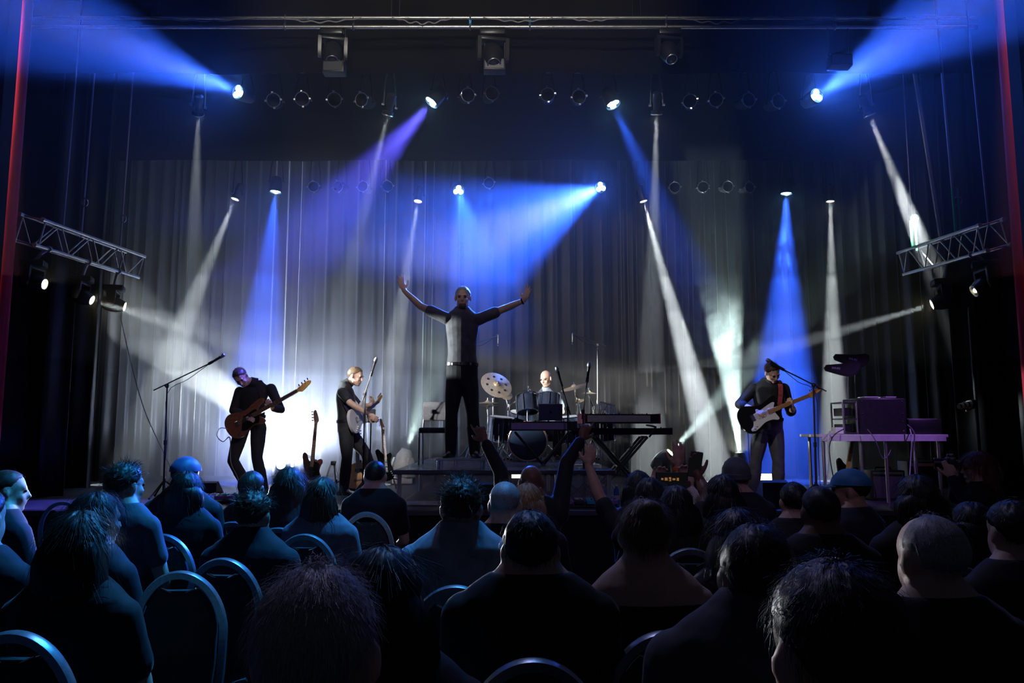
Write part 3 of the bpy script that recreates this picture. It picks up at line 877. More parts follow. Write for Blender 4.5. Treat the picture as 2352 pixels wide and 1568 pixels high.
def cymbal_stand(u, v, Y, r, normal, bx, label, holes=False, m=M_BRONZE, group='cymbals of the drum kit', hat=False):
    p = at(u, v, Y); n = V(normal).normalized()
    base = V((p.x + bx, Y + 0.1, RISER_Z))
    t = thing('cymbal_stand', label, 'cymbal', base, group)
    q = p - base
    cym = MB().lathe([(r, 0.0), (r * .7, 0.010), (r * .24, 0.020), (r * .2, 0.032), (r * .12, 0.045), (0.006, 0.05), (0.006, 0.044), (r * .2, 0.026), (r * .7, 0.006)], q, n, 36, False).build('cymbal', m, t, True)
    if holes:
        qq = n.to_track_quat('Z', 'Y')
        for k in range(8):
            a = 2 * pi * k / 8
            MB().lathe([(r * .085, 0.0085), (r * .085, 0.0125)], q + qq @ V((cos(a) * r * .62, sin(a) * r * .62, 0.0015)), n, 14).build('hole', M_MATT, cym, True)
    if hat:
        MB().lathe([(r, 0.0), (r * .7, -0.010), (r * .22, -0.02), (0.006, -0.045)], q - n * 0.03, n, 32).build('lower_cymbal', m, t, True)
    MB().cyl(q + n * 0.045, q + n * 0.085, 0.010, n=8).build('wing_nut', M_CHROME, t, True)
    elbow = V((0, 0, max(0.3, q.z - 0.22 if abs(bx) > 0.02 else q.z - 0.1)))
    MB().tube([elbow, q - n * 0.01], 0.009, 8).build('boom', M_CHROME, t, True)
    MB().cyl((0, 0, 0.12), elbow, 0.012, n=10).build('pole', M_CHROME, t, True)
    MB().cyl(elbow * .55 + V((0, 0, -0.03)), elbow * .55 + V((0, 0, 0.03)), 0.02, n=10).build('collar', M_CHROME, t, True)
    MB().cyl(elbow + V((0, 0, -0.03)), elbow + V((0, 0, 0.03)), 0.02, n=10).build('tilter', M_CHROME, t, True)
    tripod(t, None, 0, 0.28, 0.9 + u * .01, M_CHROME, 0.36)
cymbal_stand(1140, 884, 11.4, 0.245, (0.35, -0.72, 0.6), -0.05, 'large drilled crash cymbal tilted towards the audience', True)
cymbal_stand(1120, 926, 11.55, 0.175, (0.0, -0.03, 1), 0.0, 'pair of hi-hat cymbals beside the singer', hat=True)
cymbal_stand(1213, 899, 11.9, 0.20, (0.02, -0.03, 1), -0.3, 'thin flat cymbal left of the drummer edge-on', m=M_CHROME)
cymbal_stand(1160, 905, 11.7, 0.12, (0.3, -0.6, 0.6), 0.05, 'small splash cymbal below the drilled crash')
cymbal_stand(1319, 890, 11.5, 0.21, (-0.28, -0.18, 1), 0.05, 'tilted ride cymbal right of the drummer')
cymbal_stand(1352, 903, 11.6, 0.12, (0.02, -0.1, 1), 0.08, 'small flat splash cymbal by the overhead pole')
cymbal_stand(1330, 922, 11.6, 0.11, (-0.4, -0.2, 1), 0.04, 'tiny tilted cymbal below the ride')

# bar chimes
def bar_chimes():
    p = at(1396, 928, 10.6)
    base = V((p.x - .1, 10.7, STAGE_Z))
    t = thing('bar_chimes', 'rack of hanging bar chimes above the right keyboard', 'percussion', base)
    q = p - base
    MB().box(q, (0.22, 0.03, 0.03), Matrix.Rotation(0.25, 3, 'Y'), bevel=0.005).build('bar', M_STEEL, t)
    for k in range(12):
        x = -0.1 + 0.2 * k / 11
        MB().cyl(q + V((x, 0, -0.02 - x * .25)), q + V((x, 0, -0.10 - 0.006 * k - x * .25)), 0.0055, n=6).build('chime', M_CHROME, t, True)
    MB().tube([V((0, 0, 0.1)), V((0, 0, q.z - .2)), q], 0.011, 8).build('pole', M_STEEL, t, True)
    tripod(t, None, 0, 0.25, 0.3, M_STEEL)
bar_chimes()

# ------------------------------------------------------------------ keyboards
M_KEYW = mat('ivory_keys', (0.8, 0.8, 0.76), 0.3)
M_REDK = mat('red_lacquer', (0.42, 0.03, 0.07), 0.35, noise=0.1)
M_KGREY = mat('keyboard_silver', (0.42, 0.33, 0.55), 0.4, noise=0.08)
M_CREAM = mat('cream_panel', (0.62, 0.58, 0.48), 0.45, noise=0.1)
def x_stand(t, x0, x1, y, ztop, spread, double=False, m=M_BLACK, depth=0.3):
    """crossed tube legs reaching from the floor to ztop (local)"""
    for yy in (y - depth / 2, y + depth / 2):
        for a, b in ((x0, x1), (x1, x0)):
            offs = (-0.025, 0.025) if double else (0,)
            for o in offs:
                R = (V((b, 0, ztop)) - V((a, 0, 0.02))).normalized()
                MB().tube([V((a + o, yy, 0.02)), V((b + o, yy, ztop))], 0.016, 8).build('leg', m, t, True)
    for xx in (x0, x1):
        MB().cyl((xx, y - depth / 2 - 0.1, 0.02), (xx, y + depth / 2 + 0.1, 0.02), 0.017, n=8).build('floor_bar', m, t, True)
        MB().cyl((xx, y - depth / 2 - 0.05, ztop), (xx, y + depth / 2 + 0.05, ztop), 0.016, n=8).build('rest_bar', m, t, True)
    MB().cyl(((x0 + x1) / 2, y - depth / 2 - 0.03, ztop / 2), ((x0 + x1) / 2, y + depth / 2 + 0.03, ztop / 2), 0.03, n=12).build('pivot', M_DSTEEL, t, True)

def keyboard(p0, p1, depth, thick, label, back, top, ends, knobs=0, octaves=4):
    """p0,p1: left and right lower rear (audience-side) corners"""
    p0, p1 = V(p0), V(p1)
    c = (p0 + p1) / 2; L = (p1 - p0).length
    yaw = atan2(p1.y - p0.y, p1.x - p0.x)
    t = thing('keyboard', label, 'keyboard', c, 'stage keyboards', yaw)
    prof = [(0, 0), (0, thick), (depth * .45, thick * .85), (depth * .45, thick * .5), (depth, thick * .5), (depth, 0)]
    M4 = Matrix(((0, 0, 1, -L / 2), (1, 0, 0, 0), (0, 1, 0, 0), (0, 0, 0, 1)))
    MB().prism(prof, 0.02, L - 0.02, M4).build('case', top, t)
    MB().box((-L * .05, -0.004, thick * .5), (L * .82, 0.008, thick * .7), bevel=0.002).build('back_panel', back, t)
    for s in (-1, 1):
        MB().box((s * (L / 2 - 0.011), depth / 2, thick * .52), (0.022, depth + 0.006, thick * 1.08), bevel=0.005).build('end_cheek', ends, t)
    nk = octaves * 7
    for k in range(nk):
        w = (L - 0.1) / nk
        MB().box((-L / 2 + 0.05 + w * (k + .5), depth * .74, thick * .56), (w - 0.0015, depth * .48, 0.02)).build('white_key', M_KEYW, t)
    for k in range(nk):
        if k % 7 in (0, 1, 3, 4, 5):
            w = (L - 0.1) / nk
            MB().box((-L / 2 + 0.05 + w * (k + 1), depth * .66, thick * .56 + 0.014), (w * .5, depth * .28, 0.014)).build('black_key', M_PLASTIC, t)
    for k in range(knobs):
        MB().cyl((-L * .4 + L * .8 * k / max(1, knobs - 1), depth * .2, thick * .93), (-L * .4 + L * .8 * k / max(1, knobs - 1), depth * .2, thick * .93 + 0.02), 0.009, n=10).build('knob', M_STEEL if k % 3 else M_PLASTIC, t, True)
    return t
YK = 9.55
a, b = at(1168, 990, YK), at(1326, 988, YK)
kb1 = keyboard(a, b, 0.30, 0.115, 'silver-backed keyboard with a laptop on top', M_KGREY, M_PLASTIC, M_PLASTIC, 6, 4)
t = thing('keyboard_stand', 'black crossed stand under the laptop keyboard', 'stand', (((a + b) / 2).x, YK + .15, STAGE_Z), 'keyboard stands')
x_stand(t, -0.34, 0.34, 0, a.z - STAGE_Z - 0.018, 0.3)
a, b = at(1312, 1000, 9.85), at(1545, 996, 10.1)
keyboard(a, b, 0.30, 0.085, 'black keyboard on the lower tier of the right stand', M_PLASTIC, M_BLACK, M_BLACK, 4, 5)
c = (a + b) / 2
t = thing('keyboard_stand', 'double-braced two-tier stand under the right keyboards', 'stand', (c.x, c.y + .15, STAGE_Z), 'keyboard stands')
hz = min(a.z, b.z) - STAGE_Z - 0.02
x_stand(t, -0.36, 0.30, 0, hz, 0.3, True, M_DSTEEL)
a2, b2 = at(1342, 972, 9.75), at(1518, 972, 9.95)
for s, xx in ((-1, -0.42), (1, 0.42)):
    MB().tube([V((xx * .8, -0.2, hz)), V((xx, -0.22, hz + 0.13)), V((xx * .9, 0.2, a2.z - STAGE_Z - 0.018))], 0.013, 8).build('upper_arm', M_DSTEEL, t, True)
keyboard(a2, b2, 0.32, 0.12, 'red-cheeked keyboard on the upper tier of the right stand', M_CREAM, M_BLACK, M_REDK, 14, 4)

def laptop():
    hinge = at(1264, 968, YK + .1); 
    w = 0.30
    t = thing('laptop', 'open silver laptop standing on the keyboard', 'laptop', (hinge.x, YK + 0.10, a.z))
    z = at(1264, 990, YK).z + 0.115 * .98
    t.location = (hinge.x, YK + 0.06, z)
    ml = mat('laptop_silver', (0.20, 0.18, 0.24), 0.35, 0.6)
    MB().box((0, 0.11, 0.008), (w, 0.21, 0.014), bevel=0.004).build('base', ml, t)
    R = Matrix.Rotation(0.22, 3, 'X')
    MB().box(R @ V((0, 0, 0.115)) + V((0, 0, 0.012)), (w, 0.008, 0.215), R, bevel=0.003).build('lid', ml, t)
    MB().box(R @ V((0, 0.006, 0.115)) + V((0, 0, 0.012)), (w * .94, 0.003, 0.19), R).build('screen', emission('laptop_screen', (0.6, 0.75, 1), 0.6), t)
    # bitten fruit emblem on the lid
    pts = []
    for k in range(28):
        th = 2 * pi * k / 28
        r = 0.0165 * (1 - 0.10 * cos(2 * th) - (0.12 if abs(th - pi / 2) < .25 else 0) - (0.08 if abs(th - 3 * pi / 2) < .2 else 0))
        x, y = r * cos(th), r * sin(th)
        if (x + 0.0205) ** 2 + (y - 0.003) ** 2 < 0.0075 ** 2:
            x = -0.0205 + sqrt(max(0, 0.0075 ** 2 - (y - 0.003) ** 2))
        pts.append((x, y))
    M4 = Matrix.Translation(R @ V((0, -0.0052, 0.115)) + V((0, 0, 0.012))) @ (R @ Matrix.Rotation(pi / 2, 3, 'X')).to_4x4()
    em = MB().prism(pts, -0.0008, 0.0008, M4)
    em.prism([(0.001, 0.019), (0.006, 0.021), (0.008, 0.027), (0.003, 0.025)], -0.0008, 0.0008, M4)
    em.build('emblem', M_MATT, t)
a = at(1264, 990, YK)
laptop()

# ------------------------------------------------------------------ chair on the riser
def conference_chair():
    p = at(1006, 1062, 10.1)
    t = thing('chair', 'black padded conference chair standing behind the singer', 'chair', (p.x, 10.1, RISER_Z + 0.001))
    fab = mat('chair_fabric', (0.035, 0.035, 0.04), 0.85, noise=0.2, nscale=60)
    MB().box((0, 0.02, 0.45), (0.47, 0.45, 0.06), bevel=0.022).build('seat', fab, t, True)
    R = Matrix.Rotation(-0.14, 3, 'X')
    MB().box((0, 0.24, 0.70), (0.46, 0.05, 0.26), R, bevel=0.022).build('backrest', fab, t, True)
    for s in (-1, 1):
        MB().tube([V((s * .23, -0.2, 0.0)), V((s * .23, -0.17, 0.43))], 0.012, 8).build('leg', M_CHROME, t, True)
        MB().tube([V((s * .23, 0.26, 0.0)), V((s * .23, 0.2, 0.43))], 0.012, 8).build('leg', M_CHROME, t, True)
        MB().tube([V((s * .23, 0.2, 0.42)), V((s * .21, 0.25, 0.78))], 0.012, 8).build('back_post', M_CHROME, t, True)
    MB().box((0, 0.02, 0.415), (0.46, 0.42, 0.015)).build('seat_frame', M_BLACK, t)
conference_chair()

# ------------------------------------------------------------------ right gear table
M_TABLE = mat('table_white', (0.62, 0.62, 0.62), 0.5, noise=0.08)
M_ORANGE = mat('maple_neck', (0.62, 0.30, 0.05), 0.35, noise=0.15, nscale=20, stretch=(1, 8, 8))
YTB = 9.0
def gear_table():
    a, b = at(1881, 997, YTB), at(2178, 1002, YTB)
    w = b.x - a.x; z = a.z - STAGE_Z
    t = thing('folding_table', 'white folding table loaded with rack gear at right', 'table', ((a.x + b.x) / 2, YTB + 0.3, STAGE_Z + 0.001))
    MB().box((0, 0, z - 0.02), (w, 0.62, 0.035), bevel=0.008).build('tabletop', M_TABLE, t)
    MB().box((0, -0.30, z - 0.055), (w - .06, 0.02, 0.05)).build('apron', M_TABLE, t)
    for x in (-w / 2 + 0.06, -w / 2 + .5, w / 2 - .72, w / 2 - 0.1):
        MB().cyl((x, -0.26, 0), (x, -0.26, z - 0.04), 0.019, n=12).build('leg', M_ALU, t, True)
    for x in (-w / 2 + 0.1, w / 2 - 0.1):
        MB().cyl((x, 0.26, 0), (x, 0.26, z - 0.04), 0.019, n=12).build('leg', M_ALU, t, True)
    return a.z + 0.0005
TZ = gear_table() + 0.001
def rack_case():
    a, b = at(1975, 993, YTB + .1), at(2086, 993, YTB + .1)
    w = b.x - a.x; h = at(2030, 914, YTB + .1).z - TZ; d = 0.42
    t = thing('rack_case', 'black rack case with corner screws on the table', 'case', ((a.x + b.x) / 2, YTB + .33, TZ))
    MB().box((0, 0, h / 2), (w, d, h), bevel=0.012).build('body', M_PLASTIC, t, True)
    MB().box((0, -d / 2 - 0.003, h * .5), (w * .94, 0.006, h * .92)).build('rear_lid', M_BLACK, t)
    for x, z in ((-.42, .9), (-.42, .56), (.42, .9), (.42, .56), (.42, .34), (.42, .1)):
        MB().lathe([(0.009, 0), (0.009, 0.004), (0.003, 0.006)], (x * w, -d / 2 - 0.006, z * h), (0, -1, 0), 10).build('screw', M_CHROME, t, True)
    for x in (-.3, .3):
        MB().box((x * w, 0, h + 0.004), (0.05, d * .7, 0.008)).build('runner', M_RUBBER, t)
    # open rack frame at its left
    wf = a.x - at(1940, 993, YTB + .1).x
    t2 = thing('equipment_rack', 'open rack frame with two shelves beside the black case', 'rack', (a.x - wf / 2 - 0.012, YTB + .28, TZ))
    for sx in (-1, 1):
        for sy in (-1, 1):
            MB().box((sx * (wf / 2 - .012), sy * .17, h * .45), (0.02, 0.02, h * .9), bevel=0.003).build('post', M_ALU, t2)
    for z in (0.012, h * .42, h * .88):
        MB().box((0, 0, z), (wf - .02, 0.36, 0.016)).build('shelf', M_DSTEEL, t2)
    MB().box((0, 0.02, h * .62), (wf - .06, 0.26, h * .22), bevel=0.006).build('receiver', M_BLACK, t2)
    MB().box((0, 0.02, h * .18), (wf - .06, 0.26, h * .2), bevel=0.006).build('receiver', M_BLACK, t2)
    # papers on the case
    for k, (x, w2) in enumerate(((-.1, .17), (.13, .13))):
        o = MB().box((0, 0, 0.006), (w2, 0.2, 0.012)).build('paper_stack', M_WHITE)
        o.location = ((a.x + b.x) / 2 + x, YTB + .25, TZ + h + 0.009)
        tag(o, ('left', 'right')[k] + ' of two flat white paper stacks on the rack case', 'paper', 'papers on the rack case')
    # smaller unit at the right
    a3, b3 = at(2098, 993, YTB), at(2176, 993, YTB)
    h3 = at(2130, 962, YTB).z - TZ
    t3 = thing('mixer_unit', 'low black mixing unit at the right end of the table', 'mixer', ((a3.x + b3.x) / 2, YTB + .28, TZ))
    w3 = b3.x - a3.x
    MB().box((0, 0, h3 / 2), (w3, 0.36, h3), bevel=0.01).build('body', M_PLASTIC, t3, True)
    MB().box((0, -0.1, h3 + 0.004), (w3 * .9, 0.04, 0.008)).build('top_strip', M_ALU, t3)
    for k in range(6):
        MB().cyl((-w3 * .4 + w3 * .16 * k, 0.05, h3), (-w3 * .4 + w3 * .16 * k, 0.05, h3 + 0.02), 0.010, n=8).build('knob', M_DSTEEL, t3, True)
    # white power adapter at the left end
    o = MB().box((0, 0, 0.04), (0.10, 0.12, 0.08), bevel=0.01).box((-.06, 0, 0.02), (0.05, 0.05, 0.04), bevel=.006).build('power_adapter', M_WHITE)
    p = at(1928, 990, YTB + .1); o.location = (p.x, YTB + .15, TZ)
    tag(o, 'small white power adapter at the left end of the table', 'adapter')
    return a.x - wf / 2, h
RKX, RKH = rack_case()

def text_plate(name, body, size, m, parent, M4):
    cu = bpy.data.curves.new(name, 'FONT')
    cu.body = body; cu.size = size; cu.extrude = 0.0006; cu.align_x = 'CENTER'; cu.align_y = 'CENTER'; cu.resolution_u = 2
    tmp = bpy.data.objects.new(name + '_tmp', cu)
    COL.objects.link(tmp)
    dg = bpy.context.evaluated_depsgraph_get()
    me = bpy.data.meshes.new_from_object(tmp.evaluated_get(dg))
    bpy.data.objects.remove(tmp)
    me.transform(M4); me.materials.clear(); me.materials.append(m)
    o = bpy.data.objects.new(name, me); COL.objects.link(o); o.parent = parent
    return o

M_LILAC = mat('lilac_print', (0.55, 0.35, 0.85), 0.5, emit=None)
def antennas():
    fin = [(-0.26, -0.02), (-0.24, -0.055), (-0.05, -0.09), (0.06, -0.10), (0.13, -0.06), (0.18, 0.03), (0.17, 0.09), (0.12, 0.105), (-0.02, 0.06), (-0.24, 0.02)]
    for k, (u, v, Y, sc, w, px) in enumerate(((1942, 846, YTB + .20, 1.0, 'front', 1949), (1962, 826, YTB + .42, 1.0, 'rear', 1966))):
        c = at(u, v, Y)
        base = V((at(px, 930, Y).x, Y, TZ + RKH * .9 + 0.012))
        t = thing('paddle_antenna', 'black fin-shaped paddle antenna, %s of the two above the rack' % w, 'antenna', base, 'paddle antennas')
        q = c - base
        R = Matrix.Rotation(0.10 if k == 0 else 0.22, 4, 'Y')
        M4 = Matrix.Translation(q) @ R @ Matrix.Rotation(pi / 2, 4, 'X')
        MB().prism([(x * sc, y * sc) for x, y in fin], -0.009, 0.009, M4).build('paddle', M_PLASTIC, t)
        MB().prism([(x * sc * .9, y * sc * .75) for x, y in fin], -0.013, 0.013, M4).build('raised_panel', M_BLACK, t)
        text_plate('lettering', 'SHURE', 0.035, M_LILAC, t, M4 @ Matrix.Translation(V((-0.02 - .1 * (1 - k), -0.01 * (1 - k), 0.0145))))
        MB().tube([V((0, 0, 0)), V((0.005, 0, q.z * .5)), V((q.x * .3 + .02, 0, q.z - 0.05)), q], 0.008, 8).build('post', M_STEEL if k == 0 else M_BLACK, t, True)
        MB().lathe([(0.05, 0), (0.05, 0.008), (0.012, 0.014)], n=16).build('foot', M_BLACK, t, True)
antennas()

def cable(pts, label, m=M_CABLE, r=0.006, name='cable', group='loose cables'):
    pts = [V(p) for p in pts]
    o = MB().tube(catmull(pts, 6), r, 6).build(name, m, None, True)
    return tag(o, label, 'cable', group)
yc = YTB - .06
cable([at(1938, 985, yc + .1), at(1915, 1000, yc - .04), at(1905, 1030, yc - .03), at(1912, 1085, yc), at(1925, 1130, yc + .1), on_stage(1935, 1150, yc + .2) + V((0, 0, .008))], 'black cable looping off the left end of the gear table')
cable([at(1905, 990, yc + .1), at(1902, 1010, yc - .04), at(1904, 1060, yc), at(1898, 1110, yc), on_stage(1900, 1150, yc + .1) + V((0, 0, .008))], 'white cable hanging at the left table leg', M_WHITE)
cable([at(2090, 985, yc + .08), at(2094, 1010, yc - .04), at(2091, 1060, yc), at(2088, 1120, yc), on_stage(2086, 1150, yc + .1) + V((0, 0, .008))], 'pale cable hanging between the rack case and mixing unit', M_WHITE, 0.007)
cable([at(2084, 975, yc + .02), at(2100, 995, yc - .05), at(2098, 1040, yc), at(2102, 1100, yc), on_stage(2100, 1150, yc + .1) + V((0, 0, .008))], 'grey cable hanging beside the pale one under the mixing unit', M_GCABLE, 0.007)
cable([at(1992, 985, yc - .02), at(2010, 1010, yc - .05), at(2026, 1050, yc + .05), at(2040, 1045, yc + .1), at(2052, 1015, yc + .2)], 'thin black cable swagged under the rack case', M_GCABLE, 0.005)

def amplifier(u, v, Y, s, label, z=STAGE_Z):
    p = on_stage(u, v, Y, z)
    t = thing('amplifier', label, 'amplifier', p, 'boxes on the stage floor')
    w, d, h = s
    MB().box((0, 0, h / 2), s, bevel=0.012).build('cabinet', M_BLACK, t, True)
    MB().box((0, -d / 2 - 0.004, h * .45), (w * .9, 0.008, h * .75), bevel=0.003).build('grille', mat('grille_cloth', (0.03, 0.03, 0.032), 0.8, noise=.3, nscale=80), t)
    MB().box((0, -d / 2 - 0.004, h * .91), (w * .86, 0.008, h * .08)).build('control_strip', M_ALU, t)
    MB().tube([V((-.1, 0, h)), V((-.09, 0, h + .03)), V((.09, 0, h + .03)), V((.1, 0, h))], 0.010, 8).build('handle', M_RUBBER, t, True)
amplifier(2032, 1150, 9.5, (0.42, 0.24, 0.36), 'small black amplifier under the gear table')
amplifier(2110, 1150, 9.75, (0.36, 0.26, 0.46), 'taller amplifier under the right end of the table')

# stage monitors
def wedge(u, Y, s, label, yaw=0.0):
    p = on_stage(u, 1100, Y)
    t = thing('stage_monitor', label, 'speaker', p, 'floor monitor wedges', yaw)
    w, d, h = s
    prof = [(-d / 2, 0), (d / 2, 0), (d / 2, h * .35), (-d / 2 + .06, h), (-d / 2, h * .92)]
    M4 = Matrix(((0, 0, 1, -w / 2), (1, 0, 0, 0), (0, 1, 0, 0), (0, 0, 0, 1)))
    MB().prism(prof, 0, w, M4).build('cabinet', M_BLACK, t)
    a, b = V((0, d / 2, h * .35)), V((0, -d / 2 + .06, h))
    n = V((0, (a - b).z, -(a - b).y)).normalized()
    n = n if n.z > 0 else -n
    c = (a + b) / 2; ax = (a - b).normalized()
    R = Matrix((V((1, 0, 0)), ax, n)).transposed()
    MB().box(c + n * 0.006, (w * .9, (a - b).length * .88, 0.012), R, bevel=0.004).build('grille', M_DSTEEL, t)
    for sx in (-1, 1):
        MB().box((sx * (w / 2 + .003), 0, h * .35), (0.006, 0.12, 0.04)).build('side_handle', M_RUBBER, t)
wedge(1770, 8.62, (0.28, 0.30, 0.30), 'black floor monitor in front of the right guitarist')
wedge(486, 9.6, (0.22, 0.24, 0.22), 'small black floor monitor left of the bassist')
wedge(1128, 8.55, (0.26, 0.24, 0.28), 'black floor monitor below the singer at stage edge')

# pedal boards
M_TEAL = mat('pedal_cyan', (0.05, 0.45, 0.65), 0.4)
M_PURP = mat('pedal_purple', (0.30, 0.16, 0.50), 0.4)
def pedal_board(u, Y, w, n, label, seed):
    rnd = random.Random(seed)
    p = on_stage(u, 1100, Y)
    t = thing('pedal_board', label, 'pedals', p, 'pedal boards')
    MB().box((0, 0, 0.02), (w, 0.30, 0.03), Matrix.Rotation(0.06, 3, 'X'), bevel=0.005).build('board', M_BLACK, t)
    for k in range(n):
        for r in range(2):
            x = -w / 2 + w * (k + .5) / n; y = -0.07 + 0.14 * r
            m = rnd.choice((M_TEAL, M_PURP, M_DSTEEL, M_ALU))
            e = MB().box((x, y, 0.062 + .01 * r), (w / n * .75, 0.11, 0.045), bevel=0.005).build('pedal', m, t)
            MB().cyl((x, y - .03, 0.08 + .01 * r), (x, y - .03, 0.1 + .01 * r), 0.009, n=8).build('switch', M_CHROME, e, True)
            MB().cyl((x, y + .03, 0.08 + .01 * r), (x, y + .03, 0.098 + .01 * r), 0.006, n=8).build('dial', M_WHITE, e, True)
pedal_board(1355, 8.62, 0.62, 5, 'pedal board catching cyan light at the stage edge', 3)
pedal_board(1612, 8.75, 0.42, 4, 'pedal board at the feet left of right guitarist', 4)
pedal_board(500, 9.15, 0.5, 4, 'pedal board in blue light below the bassist', 5)

# glowing floor bars
E_BAR = emission('floor_bar_glow', (1.0, 0.9, 0.6), 2.4)
for u, v, Y, w, hh, lb in ((1762, 1097, 11.8, 0.30, 0.12, 'behind the right guitarist'), (1597, 1122, 11.2, 0.16, 0.06, 'between raised phone and beanie'), (1188, 1092, 9.1, 0.13, 0.055, 'inside the clear riser')):
    c = at(u, v, Y)
    z0 = STAGE_Z + 0.001
    t = thing('floor_light_bar', 'warm glowing light bar on the floor ' + lb, 'stage light', (c.x, Y, z0), 'glowing floor bars')
    zc = max(c.z - z0, 0.09)
    MB().box((0, 0.03, zc / 2 + .02), (w + .03, 0.06, zc + hh / 2 + .03), bevel=0.008).build('housing', M_BLACK, t)
    MB().box((0, -0.004, zc), (w, 0.008, hh)).build('diffuser', E_BAR, t)

# water bottles
M_WATER = mat('blue_bottle', (0.04, 0.18, 0.65), 0.15, 0.0, 0.6, alpha=0.85)
for k, (u, w) in enumerate(((1386, 'leftmost'), (1401, 'middle'), (1416, 'rightmost'))):
    p = on_stage(u, 1120, 8.95 + .06 * (k % 2))
    t = thing('water_bottle', w + ' of three blue water bottles beside the keyboard stand', 'bottle', p, 'blue water bottles')
    MB().lathe([(0.03, 0), (0.033, 0.01), (0.033, 0.13), (0.028, 0.16), (0.014, 0.19), (0.013, 0.205)], n=16).build('bottle', M_WATER, t, True)
    MB().lathe([(0.0332, 0.05), (0.0332, 0.10)], n=16, cap=False).build('wrapper', M_WHITE, t, True)
    MB().lathe([(0.015, 0.203), (0.015, 0.222)], n=14).build('cap', M_WHITE, t, True)

# side lamp on its pole at right
def side_lamp():
    p = at(2236, 925, 9.55)
    base = V((p.x + .06, 9.6, STAGE_Z))
    t = thing('side_lamp', 'small pale-ribbed lamp clamped to a pole at far right', 'stage light', base)
    q = p - base
    MB().cyl((0, 0, 0), (0, 0, 2.4), 0.022, n=12).build('pole', M_BLACK, t, True)
    MB().box((0, 0, 0.01), (0.35, 0.35, 0.02), bevel=.004).build('base_plate', M_BLACK, t)
    d = V((-1, -.25, -.22)).normalized()
    MB().lathe([(0.03, -0.02), (0.05, 0.0), (0.05, 0.05)], q, d, 16).build('housing', M_BLACK, t, True)
    for k in range(3):
        MB().lathe([(0.044 - .004 * k, 0.05 + .06 * k), (0.044 - .004 * k, 0.085 + .06 * k)], q, d, 16).build('pale_ring', M_WHITE, t, True)
        MB().lathe([(0.038 - .004 * k, 0.085 + .06 * k), (0.038 - .004 * k, 0.11 + .06 * k)], q, d, 16).build('dark_ring', M_BLACK, t, True)
    MB().tube([q + V((-.12, -.03, -.1)), q + V((0, 0, -.06)), V((0, 0, q.z - .06))], 0.012, 8).build('bracket', M_ALU, t, True)
side_lamp()
cable([at(276, 722, 10.2), at(300, 830, 10.2), at(335, 950, 10.2), at(392, 1075, 10.2), on_stage(400, 1100, 10.2) + V((0, 0, .01))], 'thin pale line slanting from the left truss to the floor', M_GCABLE, 0.006, 'rigging_line')
# ------------------------------------------------------------------ people toolkit
PENDING = []
def blob(name, prims, voxel, m, parent, off, smooth=3, inflate=0.0):
    """closed shapes fused into one continuous skin"""
    mb = MB()
    for p in prims:
        k = p[0]
        if k == 'cap':
            _, a, b, r0, r1 = p
            a, b = V(a), V(b); r0 += inflate; r1 += inflate
            mb.cyl(a, b, r0, r1, 12, False, False) if False else mb.cyl(a, b, r0, r1, 12)
            mb.ell(a, (r0, r0, r0), None, 12, 8); mb.ell(b, (r1, r1, r1), None, 12, 8)
        elif k == 'ell':
            _, c, rad, rot = p
            mb.ell(c, [x + inflate for x in rad], rot, 16, 10)
        elif k == 'loft':
            rings = []
            for c, sd, dp, sv, dv in p[1]:
                rings.append([V(c) + V(sv) * (sd + inflate) * cos(2 * pi * i / 20) + V(dv) * (dp + inflate) * sin(2 * pi * i / 20) for i in range(20)])
            mb.loft(rings)
    ob = mb.build(name, m, parent, True, off=off)
    r = ob.modifiers.new('skin', 'REMESH'); r.mode = 'VOXEL'; r.voxel_size = voxel; r.use_smooth_shade = True
    if smooth:
        s = ob.modifiers.new('soft', 'SMOOTH'); s.factor = 0.5; s.iterations = smooth
    PENDING.append(ob)
    return ob

def flush_blobs():
    dg = bpy.context.evaluated_depsgraph_get()
    dg.update()
    for ob in PENDING:
        me = bpy.data.meshes.new_from_object(ob.evaluated_get(dg))
        me.name = ob.name
        NEW.append((ob, me))
    for ob, me in NEW:
        ob.modifiers.clear()
        ob.data = me
        me.polygons.foreach_set('use_smooth', [True] * len(me.polygons))
    PENDING.clear(); NEW.clear()
NEW = []

def frame(fwd, up=(0, 0, 1)):
    """3x3 with columns right, forward, up"""
    f = V(fwd).normalized(); u = V(up); u = (u - f * u.dot(f)).normalized(); r = f.cross(u)
    return Matrix((r, f, u)).transposed()

def head_prims(c, R, s=1.0, face=True):
    c = V(c); L = lambda x, y, z: c + R @ V((x * s, y * s, z * s))
    P = [('ell', L(0, -.012, .028), (.077 * s, .099 * s, .088 * s), R),
         ('ell', L(0, .020, -.035), (.063 * s, .074 * s, .083 * s), R),
         ('ell', L(0, .052, -.094), (.036 * s, .034 * s, .024 * s), R),
         ('cap', L(-.045, .01, -.075), L(-.02, .05, -.098), .022 * s, .02 * s),
         ('cap', L(.045, .01, -.075), L(.02, .05, -.098), .022 * s, .02 * s)]
    for k in (-1, 1):
        P.append(('ell', L(k * .079, -.012, -.008), (.011 * s, .024 * s, .034 * s), R @ Matrix.Rotation(-k * .35, 3, 'Z')))
    if face:
        P += [('cap', L(0, .091, .008), L(0, .104, -.030), .008 * s, .0125 * s),
              ('cap', L(-.035, .078, .022), L(.035, .078, .022), .012 * s, .012 * s),
              ('ell', L(0, .084, -.062), (.024 * s, .012 * s, .010 * s), R),
              ('ell', L(-.038, .062, -.03), (.022 * s, .022 * s, .024 * s), R),
              ('ell', L(.038, .062, -.03), (.022 * s, .022 * s, .024 * s), R)]
    return P

